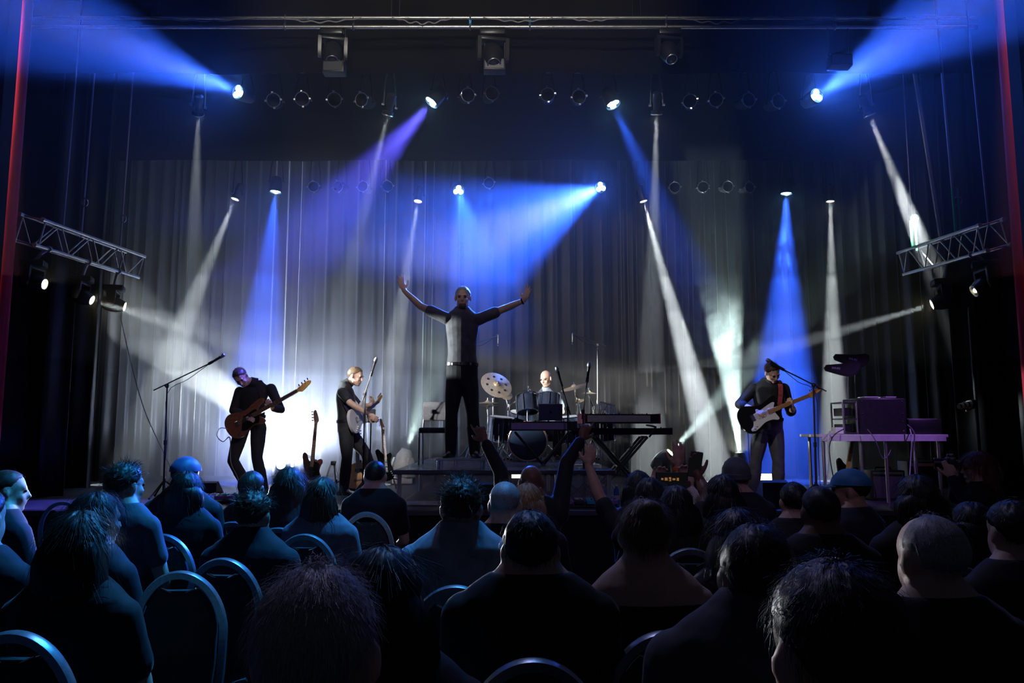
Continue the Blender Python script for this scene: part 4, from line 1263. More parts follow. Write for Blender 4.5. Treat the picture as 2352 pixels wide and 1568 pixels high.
def hand_prims(wrist, d, palm, side=1, curl=0.3, s=1.0, spread=0.12, curls=None, thumb_open=0.7):
    """d: direction of the hand, palm: normal of the palm side, side: +1 puts the thumb on d x palm"""
    d = V(d).normalized(); n = V(palm); n = (n - d * n.dot(d)).normalized(); a = d.cross(n) * side
    w = V(wrist)
    P = [('cap', w, w + d * .03 * s, .026 * s, .027 * s)]
    R = Matrix((a, d, n)).transposed()
    P.append(('ell', w + d * .058 * s, (.043 * s, .05 * s, .017 * s), R))
    P.append(('ell', w + d * .085 * s, (.041 * s, .026 * s, .014 * s), R))
    Ls = (.074, .082, .076, .058)
    for i in range(4):
        x = .031 - .0205 * i
        base = w + d * (.094 - .004 * abs(i - 1)) * s + a * x * s
        ang = 0.0
        dirv = (d + a * spread * (1.2 - .8 * i)).normalized()
        cu = curls[i] if curls else curl
        p = base; r = .0098 * s
        for j, f in enumerate((.45, .32, .26)):
            ang += cu * (0.9 if j == 0 else 1.15)
            v = dirv * cos(ang) + n * sin(ang)
            q = p + v * Ls[i] * f * s
            P.append(('cap', p, q, r, r * .92)); p = q; r *= .92
    # thumb from the side of the palm
    p = w + d * .028 * s + a * .030 * s
    v1 = (d * .7 + a * thumb_open + n * .25).normalized()
    q = p + v1 * .045 * s
    P.append(('cap', p, q, .014 * s, .0115 * s))
    v2 = (d * .95 + a * thumb_open * .45 + n * (.25 + curl * .5)).normalized()
    P.append(('cap', q, q + v2 * .036 * s, .0115 * s, .0095 * s))
    return P

def torso_rings(pelvis, chest, sv0, sv1, k=1.0, w=1.0):
    """pelvis to shoulder line; sv0/sv1: side vectors at the hips and shoulders"""
    pelvis, chest = V(pelvis), V(chest)
    ax = (chest - pelvis)
    spec = [(-.16, .12, .085), (-.05, .165, .108), (.20, .163, .110), (.37, .148, .103), (.55, .152, .108), (.75, .172, .115), (.90, .180, .108), (1.0, .172, .092), (1.07, .140, .074), (1.14, .095, .062), (1.22, .062, .054)]
    out = []
    for t, a, b in spec:
        c = pelvis + ax * t if t <= 1 else chest + ax.normalized() * (t - 1) * .5
        sv = (V(sv0).lerp(V(sv1), max(0, min(1, t)))).normalized()
        dv = ax.normalized().cross(sv).normalized()
        out.append((c, a * k * w, b * k, sv, dv))
    return out

M_SKIN = {}
def skin(tone):
    tones = {'fair': (0.62, 0.40, 0.30), 'tan': (0.45, 0.26, 0.17), 'brown': (0.20, 0.10, 0.06)}
    return mat('skin_' + tone, tones[tone], 0.5, noise=0.08, nscale=25)
def cloth(name, col, rough=0.8, bump=0.25):
    return mat('cloth_' + name, col, rough, noise=0.25, nscale=14, bump=bump, sheen=0.15)
M_EYE = mat('eye', (0.02, 0.015, 0.012), 0.15)
M_SHOE = mat('black_leather', (0.012, 0.011, 0.011), 0.35)
HAIRC = {'black': (0.010, 0.009, 0.009), 'brown': (0.045, 0.025, 0.014), 'dark': (0.018, 0.012, 0.009), 'blond': (0.32, 0.21, 0.10), 'grey': (0.30, 0.30, 0.31), 'red': (0.12, 0.035, 0.015), 'sandy': (0.16, 0.095, 0.05)}
def hair_mat(c):
    return mat('hair_' + c, HAIRC[c], 0.48, noise=0.35, nscale=60, stretch=(6, 6, 1), spec=0.5)

def hair(c, R, style, col, parent, off, s=1.0, seed=0, strands=500, width=0.0016):
    """cap of hair over the skull with loose strands; style: short / crop / messy / bob / long / bun / balding"""
    rnd = random.Random(seed)
    c = V(c); Lc = lambda v: c + R @ (V(v) * s)
    k = {'short': 1.05, 'crop': 1.02, 'messy': 1.09, 'bob': 1.10, 'long': 1.08, 'bun': 1.04, 'balding': 1.02}[style]
    cen = V((0, -.014, .028)); rad = V((.079, .101, .090)) * k
    mb = MB(); faces = []
    nu, nv = 64, 30
    ph = [rnd.uniform(0, 6.28) for _ in range(6)]
    def hairline(az):
        # az 0 = forward; lowest elevation with hair
        a = abs(az)
        if style == 'balding':
            pts = ((0, 1.6), (1.0, .75), (1.6, .1), (2.0, -.55), (3.2, -.62))
            if a > 1.3: return -0.55 if a > 1.9 else -.05
            return 1.3
        pts = ((0, .62), (.7, .52), (1.1, .12), (1.5, -.18), (1.75, -.30), (2.1, -.62), (3.2, -.72))
        for (a0, e0), (a1, e1) in zip(pts, pts[1:]):
            if a0 <= a <= a1:
                return e0 + (e1 - e0) * (a - a0) / (a1 - a0)
        return -.7
    lows = [hairline(-pi + 2 * pi * j / nu) + rnd.uniform(-.07, .07) for j in range(nu)]
    wts = []
    vs = []; nor = []
    for i in range(nv + 1):
        for j in range(nu):
            az = -pi + 2 * pi * j / nu
            lo = lows[j]
            t = i / nv
            el = lo + (pi / 2 - lo) * t
            thick = 1.0 - .075 * max(0, 1 - t * 6)
            wob = 1 + (.018 if style in ('messy', 'long', 'bob') else .007) * (sin(az * 5 + ph[0]) * sin(el * 6 + ph[1]) + .7 * sin(az * 11 + ph[2] + el * 4))
            if style == 'messy': wob += .02 * max(0, sin(az * 9 + ph[3])) * t
            wob += rnd.uniform(-1, 1) * {'crop': .006, 'balding': .004, 'short': .020, 'messy': .035, 'bun': .016}.get(style, .016) * min(1, t * 6)
            if style == 'short': wob += .05 * max(0, cos(az)) * max(0, t - .25)
            p = V((rad.x * cos(el) * sin(az), rad.y * cos(el) * cos(az), rad.z * sin(el))) * wob * thick + cen
            vs.append(Lc(p)); wts.append(cos(el) + .02)
            n = V((p - cen)); nor.append((R @ n).normalized())
    for i in range(nv):
        for j in range(nu):
            faces.append((i * nu + j, i * nu + (j + 1) % nu, (i + 1) * nu + (j + 1) % nu, (i + 1) * nu + j))
    mb.add(vs, faces)
    # inner lip so that the cap has thickness at the hairline
    inner = [Lc((R.inverted() @ (vs[j] - c)) / s * .93) for j in range(nu)]
    n0 = len(mb.v); mb.v.extend([tuple(p) for p in inner])
    for j in range(nu):
        mb.f.append((j, n0 + j, n0 + (j + 1) % nu, (j + 1) % nu))
    roots = [(vs[i], nor[i]) for i in range(len(vs)) if rnd.random() < wts[i]]
    drop = {'bob': .17, 'long': .34}.get(style, 0)
    if drop:
        rings = []
        nl = 9
        for i in range(nl):
            t = i / (nl - 1)
            z = .05 - (drop + .05) * t
            wv = .084 + .040 * sin(pi * min(1, t * .9 + .08)) + (.006 * sin(5 * t + ph[4]))
            wv *= min(1, .62 + t * 2.6)
            dv = (.088 - .030 * t) * min(1, .6 + t * 2.6)
            yc = -.045 - .012 * t
            ring = []
            for j in range(24):
                a = 2 * pi * j / 24
                lump = 1 + .05 * sin(a * 7 + ph[5] + t * 3) + .03 * sin(a * 13 + t * 7)
                y = sin(a) * dv
                if y > .02: y = .02 + (y - .02) * .5
                zz = z + (rnd.uniform(-.025, .012) if i == nl - 1 else 0)
                ring.append(Lc((wv * cos(a) * lump * (.8 if i == nl - 1 else 1), yc + y * lump, zz)))
            rings.append(ring)
        mb.loft(rings)
        for i, rg in enumerate(rings):
            cc = sum(rg, V((0, 0, 0))) / len(rg)
            for p in rg: roots += [(p, (p - cc).normalized())] * 4
    if style == 'bun':
        mb.ell(Lc((0, -.09, .085)), (.045 * s, .04 * s, .04 * s), R, 14, 10)
        for i in range(60):
            a, b = rnd.uniform(0, 6.28), rnd.uniform(-1.3, 1.3)
            n = V((cos(b) * cos(a), cos(b) * sin(a), sin(b)))
            roots.append((Lc(V((0, -.09, .085)) + n * .045), R @ n))
    ob = mb.build('hair', hair_mat(col), parent, True, off=off)
    # loose strands
    sb = MB()
    dn = R @ V((0, 0, -1))
    ln = {'short': .022, 'crop': .009, 'messy': .045, 'bob': .07, 'long': .11, 'bun': .05, 'balding': .012}[style] * s
    for i in range(strands):
        p, n = rnd.choice(roots)
        p = p + V((rnd.uniform(-1, 1), rnd.uniform(-1, 1), rnd.uniform(-1, 1))) * .012 * s
        tang = dn - n * dn.dot(n)
        if tang.length < .2:
            tang = R @ V((rnd.uniform(-1, 1), rnd.uniform(-1, .2), 0))
        if style == 'messy': tang = tang * .4 + V((rnd.uniform(-1, 1), rnd.uniform(-1, 1), rnd.uniform(.2, 1.2))) * .6
        tang.normalize()
        jit = V((rnd.gauss(0, 1), rnd.gauss(0, 1), rnd.gauss(0, 1))) * .13
        if n.dot(dn) < -.75 and style not in ('messy', 'short', 'crop'): n = n * .3
        dirv = (tang + n * rnd.uniform(.0, .22) + jit).normalized()
        l = ln * rnd.uniform(.5, 1.5)
        a, b, d2 = p, p + dirv * l * .5 + n * l * .08, p + (dirv * .8 + dn * .35).normalized() * l
        sd = dirv.cross(n).normalized() * width * .5 * s if dirv.cross(n).length > .01 else V((width * .5, 0, 0))
        k0 = len(sb.v)
        for q, wv in ((a, 1), (b, .8)):
            sb.v += [tuple(q - sd * wv), tuple(q + sd * wv)]
        sb.v.append(tuple(d2))
        sb.f += [(k0, k0 + 1, k0 + 3, k0 + 2), (k0 + 2, k0 + 3, k0 + 4)]
    if strands:
        o2 = sb.build('loose_strands', hair_mat(col), ob, False, off=off)
        o2['kind'] = 'stuff'
    return ob

def shoe(parent, ankle, toe_dir, off, z0, m=None):
    a = V(ankle); d = V((toe_dir[0], toe_dir[1], 0)).normalized(); sv = V((d.y, -d.x, 0))
    rings = []
    for t, w, h in ((-.09, .026, .05), (-.07, .036, .075), (0.0, .038, .085), (.06, .042, .06), (.12, .046, .042), (.17, .040, .032), (.195, .02, .02)):
        c = V((a.x, a.y, z0)) + d * t
        ring = []
        for i in range(14):
            an = 2 * pi * i / 14
            z = max(0.0, h * .5 + h * .5 * sin(an))
            ring.append(c + sv * w * cos(an) + V((0, 0, z + .002)))
        rings.append(ring)
    return MB().loft(rings).build('shoe', m or M_SHOE, parent, True, off=off)

def standing(name, label, base, J, headR, hs, mats, group='band members', hands=None, voxel=0.0065, hairstyle=None, haircol='brown', sleeves='long', kw=1.0, extra_body=(), eyes=True, seed=1, hs_strands=900, belt=True):
    """J: joints in world space. mats: skin, shirt, trousers"""
    base = V(base)
    t = thing(name, label, 'person', base, group)
    sv1 = (J['sr'] - J['sl']).normalized(); sv0 = (J['hr'] - J['hl']).normalized()
    k = kw
    rings = torso_rings(J['pelvis'], J['chest'], sv0, sv1, k)
    HC = J['head']
    body = [('loft', rings), ('cap', J['neck'], HC + headR @ V((0, -.015, -.06)) * hs, .058 * k, .053 * k)]
    body += head_prims(HC, headR, hs)
    arms_u, arms_l = [], []
    for s in 'lr':
        S, E, Wr = J['s' + s], J['e' + s], J['w' + s]
        arms_u += [('cap', S, S.lerp(E, .5), .060 * k, .050 * k), ('cap', S.lerp(E, .5), E, .050 * k, .041 * k)]
        arms_l += [('cap', E, E.lerp(Wr, .35), .042 * k, .041 * k), ('cap', E.lerp(Wr, .35), Wr, .041 * k, .027 * k)]
    legs = []
    for s in 'lr':
        Hh, K, A = J['h' + s], J['k' + s], J['a' + s]
        legs += [('cap', Hh, Hh.lerp(K, .5), .088 * k, .078 * k), ('cap', Hh.lerp(K, .5), K, .078 * k, .056 * k), ('cap', K, K.lerp(A, .35), .056 * k, .058 * k), ('cap', K.lerp(A, .35), A, .058 * k, .036 * k)]
        f = J['toe' + s]
        body.append(('cap', A, V((A.x, A.y, base.z + .04)) + V((f[0], f[1], 0)) * .07, .030, .022))
    body += arms_u + arms_l + legs
    for h in (hands or []):
        body += h
    body += list(extra_body)
    bo = blob('body', body, voxel, mats[0], t, base, 2)
    # shirt
    sh = [('loft', rings[2:11])]
    sh += arms_u[:1] + arms_u[2:3] if sleeves == 'short' else arms_u
    if sleeves == 'short':
        for s in 'lr':
            S, E = J['s' + s], J['e' + s]
            sh.append(('cap', S.lerp(E, .3), S.lerp(E, .62), .056 * k, .056 * k))
    elif sleeves == 'long':
        for s in 'lr':
            E, Wr = J['e' + s], J['w' + s]
            sh += [('cap', E, E.lerp(Wr, .4), .043 * k, .042 * k), ('cap', E.lerp(Wr, .4), E.lerp(Wr, .9), .042 * k, .032 * k)]
    elif sleeves == 'rolled':
        for s in 'lr':
            E, Wr = J['e' + s], J['w' + s]
            sh.append(('cap', E, E.lerp(Wr, .3), .044 * k, .046 * k))
    so = blob('shirt', sh, voxel * 1.1, mats[1], t, base, 8, 0.012)
    # collar
    nb = J['neck']; ax = (HC - nb).normalized(); svc = (sv1 - ax * sv1.dot(ax)).normalized(); dvc = ax.cross(svc)
    cr = []
    for h, r in ((-.045, .085), (-.01, .073), (.03, .066), (.032, .060), (-.02, .060)):
        cr.append([nb + ax * h + svc * r * cos(2 * pi * i / 20) + dvc * r * sin(2 * pi * i / 20) for i in range(20)])
    MB().loft(cr, False).build('collar', mats[1], so, True, off=base)
    # trousers
    tr = [('loft', rings[:3])] + legs
    for s in 'lr':
        K, A = J['k' + s], J['a' + s]
        tr.append(('cap', K.lerp(A, .4), A, .062 * k, .050 * k))
        tr.append(('cap', A, V((A.x, A.y, base.z + .075)), .048 * k, .050 * k))
    blob('trousers', tr, voxel * 1.1, mats[2], t, base, 2, 0.014)
    if belt:
        c, a, b, sv, dv = rings[2]
        up = (J['chest'] - J['pelvis']).normalized()
        br = []
        for h, g in ((-.018, .018), (-.018, .023), (.018, .023), (.018, .018)):
            br.append([c + up * h + sv * (a + g) * cos(2 * pi * i / 28) + dv * (b + g) * sin(2 * pi * i / 28) for i in range(28)])
        be = MB().loft(br, False).build('belt', M_SHOE, t, True, off=base)
    for s in 'lr':
        shoe(t, J['a' + s], J['toe' + s], base, base.z)
    if eyes:
        for q in (-1, 1):
            MB().ell(HC + headR @ V((q * .031, .083, .002)) * hs, (.012 * hs, .008 * hs, .008 * hs), headR, 10, 8).build('eye', M_EYE, t, True, off=base)
            MB().ell(HC + headR @ V((q * .032, .091, .022)) * hs, (.018 * hs, .006 * hs, .004 * hs), headR, 10, 6).build('eyebrow', hair_mat(haircol), t, True, off=base)
    if hairstyle:
        hair(HC, headR, hairstyle, haircol, t, base, hs, seed, hs_strands)
    return t
# ------------------------------------------------------------------ guitars
M_WALNUT = mat('walnut_body', (0.20, 0.075, 0.035), 0.35, noise=0.4, nscale=10, stretch=(2, 14, 4))
M_ROSE = mat('rosewood', (0.16, 0.08, 0.05), 0.5, noise=0.2, nscale=30)
M_GLOSSB = mat('gloss_black', (0.008, 0.008, 0.009), 0.12)
M_PEARL = mat('white_pickguard', (0.72, 0.70, 0.72), 0.35)
M_SUNB = mat('dark_red_body', (0.085, 0.02, 0.02), 0.25, noise=0.3, nscale=5)
M_STRAP = mat('strap_leather', (0.03, 0.02, 0.02), 0.6)
M_STRAPR = mat('red_strap', (0.35, 0.06, 0.07), 0.6, noise=0.4, nscale=40)
M_SPRUCE = mat('spruce_top', (0.62, 0.34, 0.12), 0.35, noise=0.12, nscale=20, stretch=(1, 12, 4))
STRAT = [(0.0, .028), (.03, .055), (.085, .105), (.095, .14), (.06, .16), (-.02, .138), (-.10, .116), (-.18, .125), (-.27, .160), (-.35, .162), (-.41, .11), (-.43, .02), (-.415, -.08), (-.37, -.15), (-.29, -.178), (-.21, -.155), (-.13, -.118), (-.06, -.122), (.0, -.148), (.045, -.142), (.05, -.11), (.02, -.06), (0, -.028)]

def solid_guitar(name, label, origin, xdir, nrm, body_m, guard_m, neck_m, board_m, strings=6, bass=False, strap=None, sc=1.0, group='electric guitars'):
    x = V(xdir).normalized(); z = V(nrm); z = (z - x * z.dot(x)).normalized(); y = z.cross(x)
    t = thing(name, label, 'guitar', origin, group)
    t.rotation_euler = Matrix((x, y, z)).transposed().to_euler()
    t.scale = (sc, sc, sc)
    ol = [(p.x, p.y) for p in catmull([V((a * (1.06 if bass else 1), b, 0)) for a, b in STRAT], 4, True)]
    if bass: ol = [(a + (.05 if (b > .09 and a > -.02) else 0) * min(1, (a + .02) * 8 if a > -.02 else 0), b) for a, b in ol]
    MB().prism([(a * .985 - .003, b * .97) for a, b in ol], -.021, -.017).prism(ol, -.017, .017).prism([(a * .985 - .003, b * .97) for a, b in ol], .017, .021).build('body', body_m, t)
    g = [(.02, .03), (.05, .075), (.02, .09), (-.08, .07), (-.16, .05), (-.25, .035), (-.27, -.03), (-.30, -.09), (-.34, -.12), (-.31, -.15), (-.24, -.135), (-.15, -.10), (-.06, -.10), (.0, -.125), (.025, -.11), (.01, -.04)]
    if not bass:
        MB().prism([(p.x, p.y) for p in catmull([V((a, b, 0)) for a, b in g], 4, True)], .0212, .0235).build('pickguard', guard_m, t)
    else:
        g2 = [(.02, .0), (.0, .06), (-.10, .055), (-.20, .03), (-.24, -.04), (-.27, -.11), (-.20, -.13), (-.10, -.11), (-.03, -.12), (.01, -.06)]
        MB().prism([(p.x, p.y) for p in catmull([V((a, b, 0)) for a, b in g2], 4, True)], .0212, .0235).build('pickguard', guard_m, t)
    NL = .60 if bass else .455
    nk = MB().prism([(-.03, .028), (NL, .020), (NL, -.020), (-.03, -.028)], .006, .030).build('neck', neck_m, t)
    MB().prism([(-.07, .027), (NL, .0195), (NL, -.0195), (-.07, -.027)], .030, .036).build('fretboard', board_m, t)
    nf = 18
    for i in range(nf):
        xx = NL - (NL + .06) * (1 - .5 ** (i * 24 / nf / 12)) / .75
        MB().box((xx, 0, .0368), (.0022, .046 - .008 * (xx / NL), .0018)).build('fret', M_STEEL, nk)
    if bass:
        hd = [(NL, .02), (NL + .05, .034), (NL + .10, .045), (NL + .17, .050), (NL + .205, .036), (NL + .20, .012), (NL + .17, -.002), (NL + .13, -.018), (NL + .08, -.034), (NL + .04, -.040), (NL + .02, -.026), (NL, -.02)]
    else:
        hd = [(NL, .02), (NL + .03, .030), (NL + .10, .042), (NL + .155, .046), (NL + .175, .030), (NL + .16, .008), (NL + .13, .0), (NL + .09, -.012), (NL + .05, -.030), (NL + .025, -.036), (NL + .015, -.022), (NL, -.02)]
    MB().prism([(p.x, p.y) for p in catmull([V((a, b, 0)) for a, b in hd], 3, True)], .008, .022).build('headstock', neck_m, t)
    n = 4 if bass else 6
    for i in range(n):
        xx = NL + .045 + (.135 if bass else .115) * i / (n - 1)
        yy = .030 + .018 * i / (n - 1)
        MB().cyl((xx, yy - .012, .022), (xx, yy - .012, .034), .005, n=8).build('tuning_post', M_CHROME, t, True)
        q = .018 if bass else .011
        MB().box((xx, yy + .016 + q / 2, .014), (.016 if bass else .010, q + .012, .007), bevel=.002).build('tuning_key', M_CHROME, t)
    for i in range(3 if not bass else 2):
        xx = -.045 - .075 * i if not bass else -.10 - .035 * i
        yy = 0 if not bass else (.022 if i == 0 else -.022)
        MB().box((xx, yy, .028), (.022, .075 if not bass else .05, .012), bevel=.004).build('pickup', M_WHITE if guard_m is not M_GLOSSB else M_PLASTIC, t)
    MB().box((-.29 if bass else -.265, 0, .027), (.045, .075, .014), bevel=.003).build('bridge', M_CHROME, t)
    for i in range(3):
        MB().cyl((-.27 - .03 * i, -.10 - .018 * i, .022), (-.27 - .03 * i, -.10 - .018 * i, .04), .010, n=10).build('knob', M_WHITE if not bass else M_CHROME, t, True)
    for i in range(strings):
        yy = -.016 + .032 * i / (strings - 1)
        MB().cyl((-.27, yy * 1.4, .037), (NL + .02, yy, .0395), .0009, n=4).build('string', M_STEEL, t)
    if strap:
        MB().cyl((.10 if bass else .08, .13, -.01), (.12 if bass else .10, .14, -.01), .008, n=8).build('strap_button', M_CHROME, t, True)
    return t

def ribbon(name, pts, width, wdir, m, label, cat, thick=.003):
    pts = catmull([V(p) for p in pts], 6)
    wd = [V(w).normalized() for w in wdir] if isinstance(wdir, list) else [V(wdir).normalized()] * len(pts)
    mb = MB(); n = len(pts); vs = []
    for i, p in enumerate(pts):
        t = (pts[min(i + 1, n - 1)] - pts[max(i - 1, 0)]).normalized()
        w = (wd[min(i, len(wd) - 1)] - t * wd[min(i, len(wd) - 1)].dot(t)).normalized(); nn = t.cross(w)
        vs += [p - w * width / 2 - nn * thick / 2, p + w * width / 2 - nn * thick / 2, p + w * width / 2 + nn * thick / 2, p - w * width / 2 + nn * thick / 2]
    fs = []
    for i in range(n - 1):
        a = i * 4
        for k in range(4):
            fs.append((a + k, a + (k + 1) % 4, a + 4 + (k + 1) % 4, a + 4 + k))
    fs += [(0, 1, 2, 3), ((n - 1) * 4, (n - 1) * 4 + 1, (n - 1) * 4 + 2, (n - 1) * 4 + 3)]
    o = mb.add(vs, fs).build(name, m, None, True)
    return tag(o, label, cat)

C_BLACK = cloth('black_shirt', (0.014, 0.014, 0.018), 0.75)
C_TROUSER = cloth('dark_trousers', (0.022, 0.022, 0.026), 0.8)
C_GREYT = cloth('charcoal_trousers', (0.05, 0.05, 0.055), 0.8)
C_CHAR = cloth('charcoal_shirt', (0.13, 0.125, 0.13), 0.8)
C_DRUM = cloth('pale_blue_shirt', (0.25, 0.29, 0.34), 0.8)
SK = skin('fair')

def px(Y):
    return lambda u, v, dy=0.0: at(u, v, Y + dy)

# ------------------------------------------------------------------ singer
q = px(YS)
J = dict(pelvis=q(1061, 866), chest=q(1062, 724, .02), neck=q(1063, 712), head=q(1063, 683, -.03),
         sl=q(1026, 731), sr=q(1099, 733), el=q(966, 703, .03), er=q(1160, 708, .03), wl=q(929, 668, -.02), wr=q(1203, 690, -.02),
         hl=q(1045, 872), hr=q(1078, 872), kl=q(1037, 950, -.02), kr=q(1086, 950, -.02), al=q(1036, 1031), ar=q(1090, 1031),
         toel=(-.35, -1), toer=(.35, -1))
hR = frame((0.0, -1, -.14))
hands = [hand_prims(J['wl'], q(917, 634, -.05) - J['wl'], (.55, -.8, .1), 1, .13, 1.12, .16),
         hand_prims(J['wr'], q(1218, 655, -.05) - J['wr'], (-.55, -.8, .1), -1, .16, 1.12, .22)]
base = V((J['pelvis'].x, YS, SING_Z + .001))
singer = standing('person', 'singer in dark short-sleeved shirt with both arms spread wide', base, J, hR, 1.10, (SK, C_CHAR, C_TROUSER), hands=hands, hairstyle='short', haircol='grey', sleeves='short', kw=1.06, seed=11)
# beard, belt buckle, wristband
hc = J['head']
MB().ell(hc + hR @ V((0, .05, -.085)) * 1.1, (.052, .055, .042), hR, 14, 10).build('beard', hair_mat('sandy'), singer, True, off=base)
bk = torso_rings(J['pelvis'], J['chest'], V((1, 0, 0)), V((1, 0, 0)), 1.06)[2]
MB().box(bk[0] + V((0, -bk[2] - .028, 0)), (.055, .012, .04), bevel=.004).build('belt_buckle', M_CHROME, singer, off=base)
MB().ring(J['wr'] + (J['er'] - J['wr']) * .08, J['er'] - J['wr'], .034, .009, 16, 6).build('wristband', M_MATT, singer, True, off=base)
for s in (-1, 1):
    MB().box(bk[0] + V((s * .11, -bk[2] * .75 - .022, .0)), (.03, .012, .03), Matrix.Rotation(s * .6, 3, 'Z'), bevel=.003).build('belt_stud', M_STEEL, singer, off=base)

# ------------------------------------------------------------------ bassist
YB = 9.95
q = px(YB)
J = dict(pelvis=q(575, 973), chest=q(585, 893, -.04), neck=q(578, 878, -.09), head=q(553, 866, -.18),
         sl=q(551, 900, -.05), sr=q(622, 893, -.03), el=q(536, 942, -.08), er=q(645, 940, -.06), wl=q(566, 958, -.24), wr=q(628, 938, -.21),
         hl=q(557, 982), hr=q(594, 982), kl=q(535, 1058, -.10), kr=q(590, 1050, -.06), al=q(571, 1122, .06), ar=q(606, 1124, .0),
         toel=(-.4, -1), toer=(.3, -1))
base = V((J['pelvis'].x, YB, STAGE_Z + .001))
hR = frame((.16, -.62, -.62), (-.35, -.5, .8))
bx = (at(690, 892, YB - .30) - at(590, 948, YB - .26))
bass_o = at(592, 949, YB - .26)
bz = V((.12, -.97, .2))
hands = [hand_prims(J['wl'], at(584, 962, YB - .30) - J['wl'], (.1, .8, -.5), 1, .45, 1.0, .05),
         hand_prims(J['wr'], at(618, 928, YB - .28) - J['wr'], (-.3, -.3, .75), 1, .6, 1.0, .05)]
standing('person', 'bassist in black shirt bent over his brown bass guitar', base, J, hR, 1.02, (SK, C_BLACK, C_TROUSER), hands=hands, hairstyle='short', haircol='brown', sleeves='long', kw=1.0, seed=12)
solid_guitar('bass_guitar', 'walnut-brown bass guitar with black pickguard held by the bassist', bass_o, bx, bz, M_WALNUT, M_GLOSSB, mat('maple_bass_neck', (0.50, 0.28, 0.08), .4, noise=.1), M_ROSE, 4, True, True, .98, 'bass guitars')
ribbon('guitar_strap', [at(605, 925, YB - .24), at(600, 900, YB - .17), at(590, 884, YB - .08), at(578, 884, YB + .06), at(560, 905, YB + .13), at(540, 950, YB + .05), at(532, 985, YB - .2)], .05, V((.9, .1, .4)), M_STRAP, 'dark strap of the brown bass over the shoulder', 'strap')
cable([at(524, 985, YB - .25), at(506, 983, YB - .25), at(498, 1000, YB - .25), at(512, 1014, YB - .25), at(528, 1005, YB - .2), at(530, 1060, YB - .2), at(545, 1095, YB - .15), on_stage(560, 1110, YB - .1) + V((0, 0, .008))], 'cable looping from the tail of the brown bass', M_GCABLE, .006)

# ------------------------------------------------------------------ second guitarist (in profile)
YG = 10.1
q = px(YG)
J = dict(pelvis=q(797, 985), chest=q(793, 895), neck=q(800, 880), head=q(817, 864),
         sl=q(791, 905, .17), sr=q(787, 901, -.17), el=q(815, 935, .24), er=q(804, 925, -.26), wl=q(850, 930, .12), wr=q(846, 951, -.20),
         hl=q(799, 990, .09), hr=q(795, 990, -.09), kl=q(840, 1040, .12), kr=q(797, 1050, -.10), al=q(864, 1112, .12), ar=q(790, 1118, -.08),
         toel=(1, -.2), toer=(1, -.4))
base = V((J['pelvis'].x, YG, STAGE_Z + .001))
hR = frame((.93, -.25, -.25))
hands = [hand_prims(J['wr'], V((.75, .05, -.45)), (0.1, .9, -.2), -1, .4, 1.0, .05), hand_prims(J['wl'], V((.3, .6, .7)), (-.8, .3, 0), 1, .5, 1.0, .05)]
standing('person', 'guitarist in black short-sleeved shirt turned in profile to the right', base, J, hR, 1.02, (SK, C_BLACK, C_TROUSER), hands=hands, hairstyle='short', haircol='sandy', sleeves='short', kw=1.0, seed=13)
solid_guitar('electric_guitar', 'white-bodied electric guitar seen edge-on at the profile guitarist', at(834, 948, YG + .06), V((.25, .9, .38)), V((.94, -.2, .12)), M_PEARL, M_PEARL, M_ORANGE, M_ROSE, 6, False, True, .95)
ribbon('guitar_strap', [at(822, 985, YG - .12), at(800, 945, YG - .19), at(786, 915, YG - .16), at(783, 890, YG - .05), at(795, 884, YG + .10), at(815, 910, YG + .2), at(830, 930, YG + .16)], .05, V((.2, .6, .6)), M_STRAP, 'dark strap across the back of profile guitarist', 'strap')

# ------------------------------------------------------------------ right guitarist
YR = 9.4
q = px(YR)
J = dict(pelvis=q(1763, 982), chest=q(1765, 887, -.02), neck=q(1770, 874, -.06), head=q(1774, 855, -.13),
         sl=q(1732, 893), sr=q(1800, 893, -.02), el=q(1698, 928, -.03), er=q(1816, 946, -.04), wl=q(1733, 941, -.22), wr=q(1823, 938, -.22),
         hl=q(1747, 992), hr=q(1780, 992), kl=q(1736, 1060, -.04), kr=q(1788, 1060, -.04), al=q(1730, 1128), ar=q(1787, 1126),
         toel=(-.4, -1), toer=(.35, -1))
base = V((J['pelvis'].x, YR, STAGE_Z + .001))
hR = frame((.22, -.7, -.6), (-.1, -.5, .8))
hands = [hand_prims(J['wl'], at(1752, 950, YR - .28) - J['wl'], (.1, .75, -.5), 1, .4, 1.0, .05),
         hand_prims(J['wr'], at(1812, 924, YR - .28) - J['wr'], (-.3, -.3, .75), 1, .55, 1.0, .05)]
standing('person', 'guitarist in black rolled-sleeve shirt looking down at right of stage', base, J, hR, 1.02, (SK, C_BLACK, C_GREYT), hands=hands, hairstyle='short', haircol='brown', sleeves='rolled', kw=1.03, seed=14)
go = at(1775, 942, YR - .25)
solid_guitar('electric_guitar', 'black electric guitar with white pickguard and maple neck', go, at(1882, 899, YR - .27) - at(1775, 942, YR - .25), V((.1, -.97, .22)), M_GLOSSB, M_PEARL, M_ORANGE, M_ORANGE, 6, False, True, 1.0)
ribbon('guitar_strap', [at(1790, 930, YR - .24), at(1793, 905, YR - .2), at(1792, 882, YR - .12), at(1784, 874, YR + .04), at(1760, 890, YR + .13), at(1735, 930, YR + .1), at(1716, 960, YR - .15)], .055, V((.9, .15, .2)), M_STRAPR, 'red patterned strap of the right guitarist', 'strap')
cable([at(1713, 962, YR - .24), at(1704, 968, YR - .22), at(1703, 985, YR - .2), at(1716, 988, YR - .1), at(1720, 1030, YR - .02), on_stage(1722, 1110, YR) + V((0, 0, .008))], 'thin cable hanging from the black guitar', M_CABLE, .005)

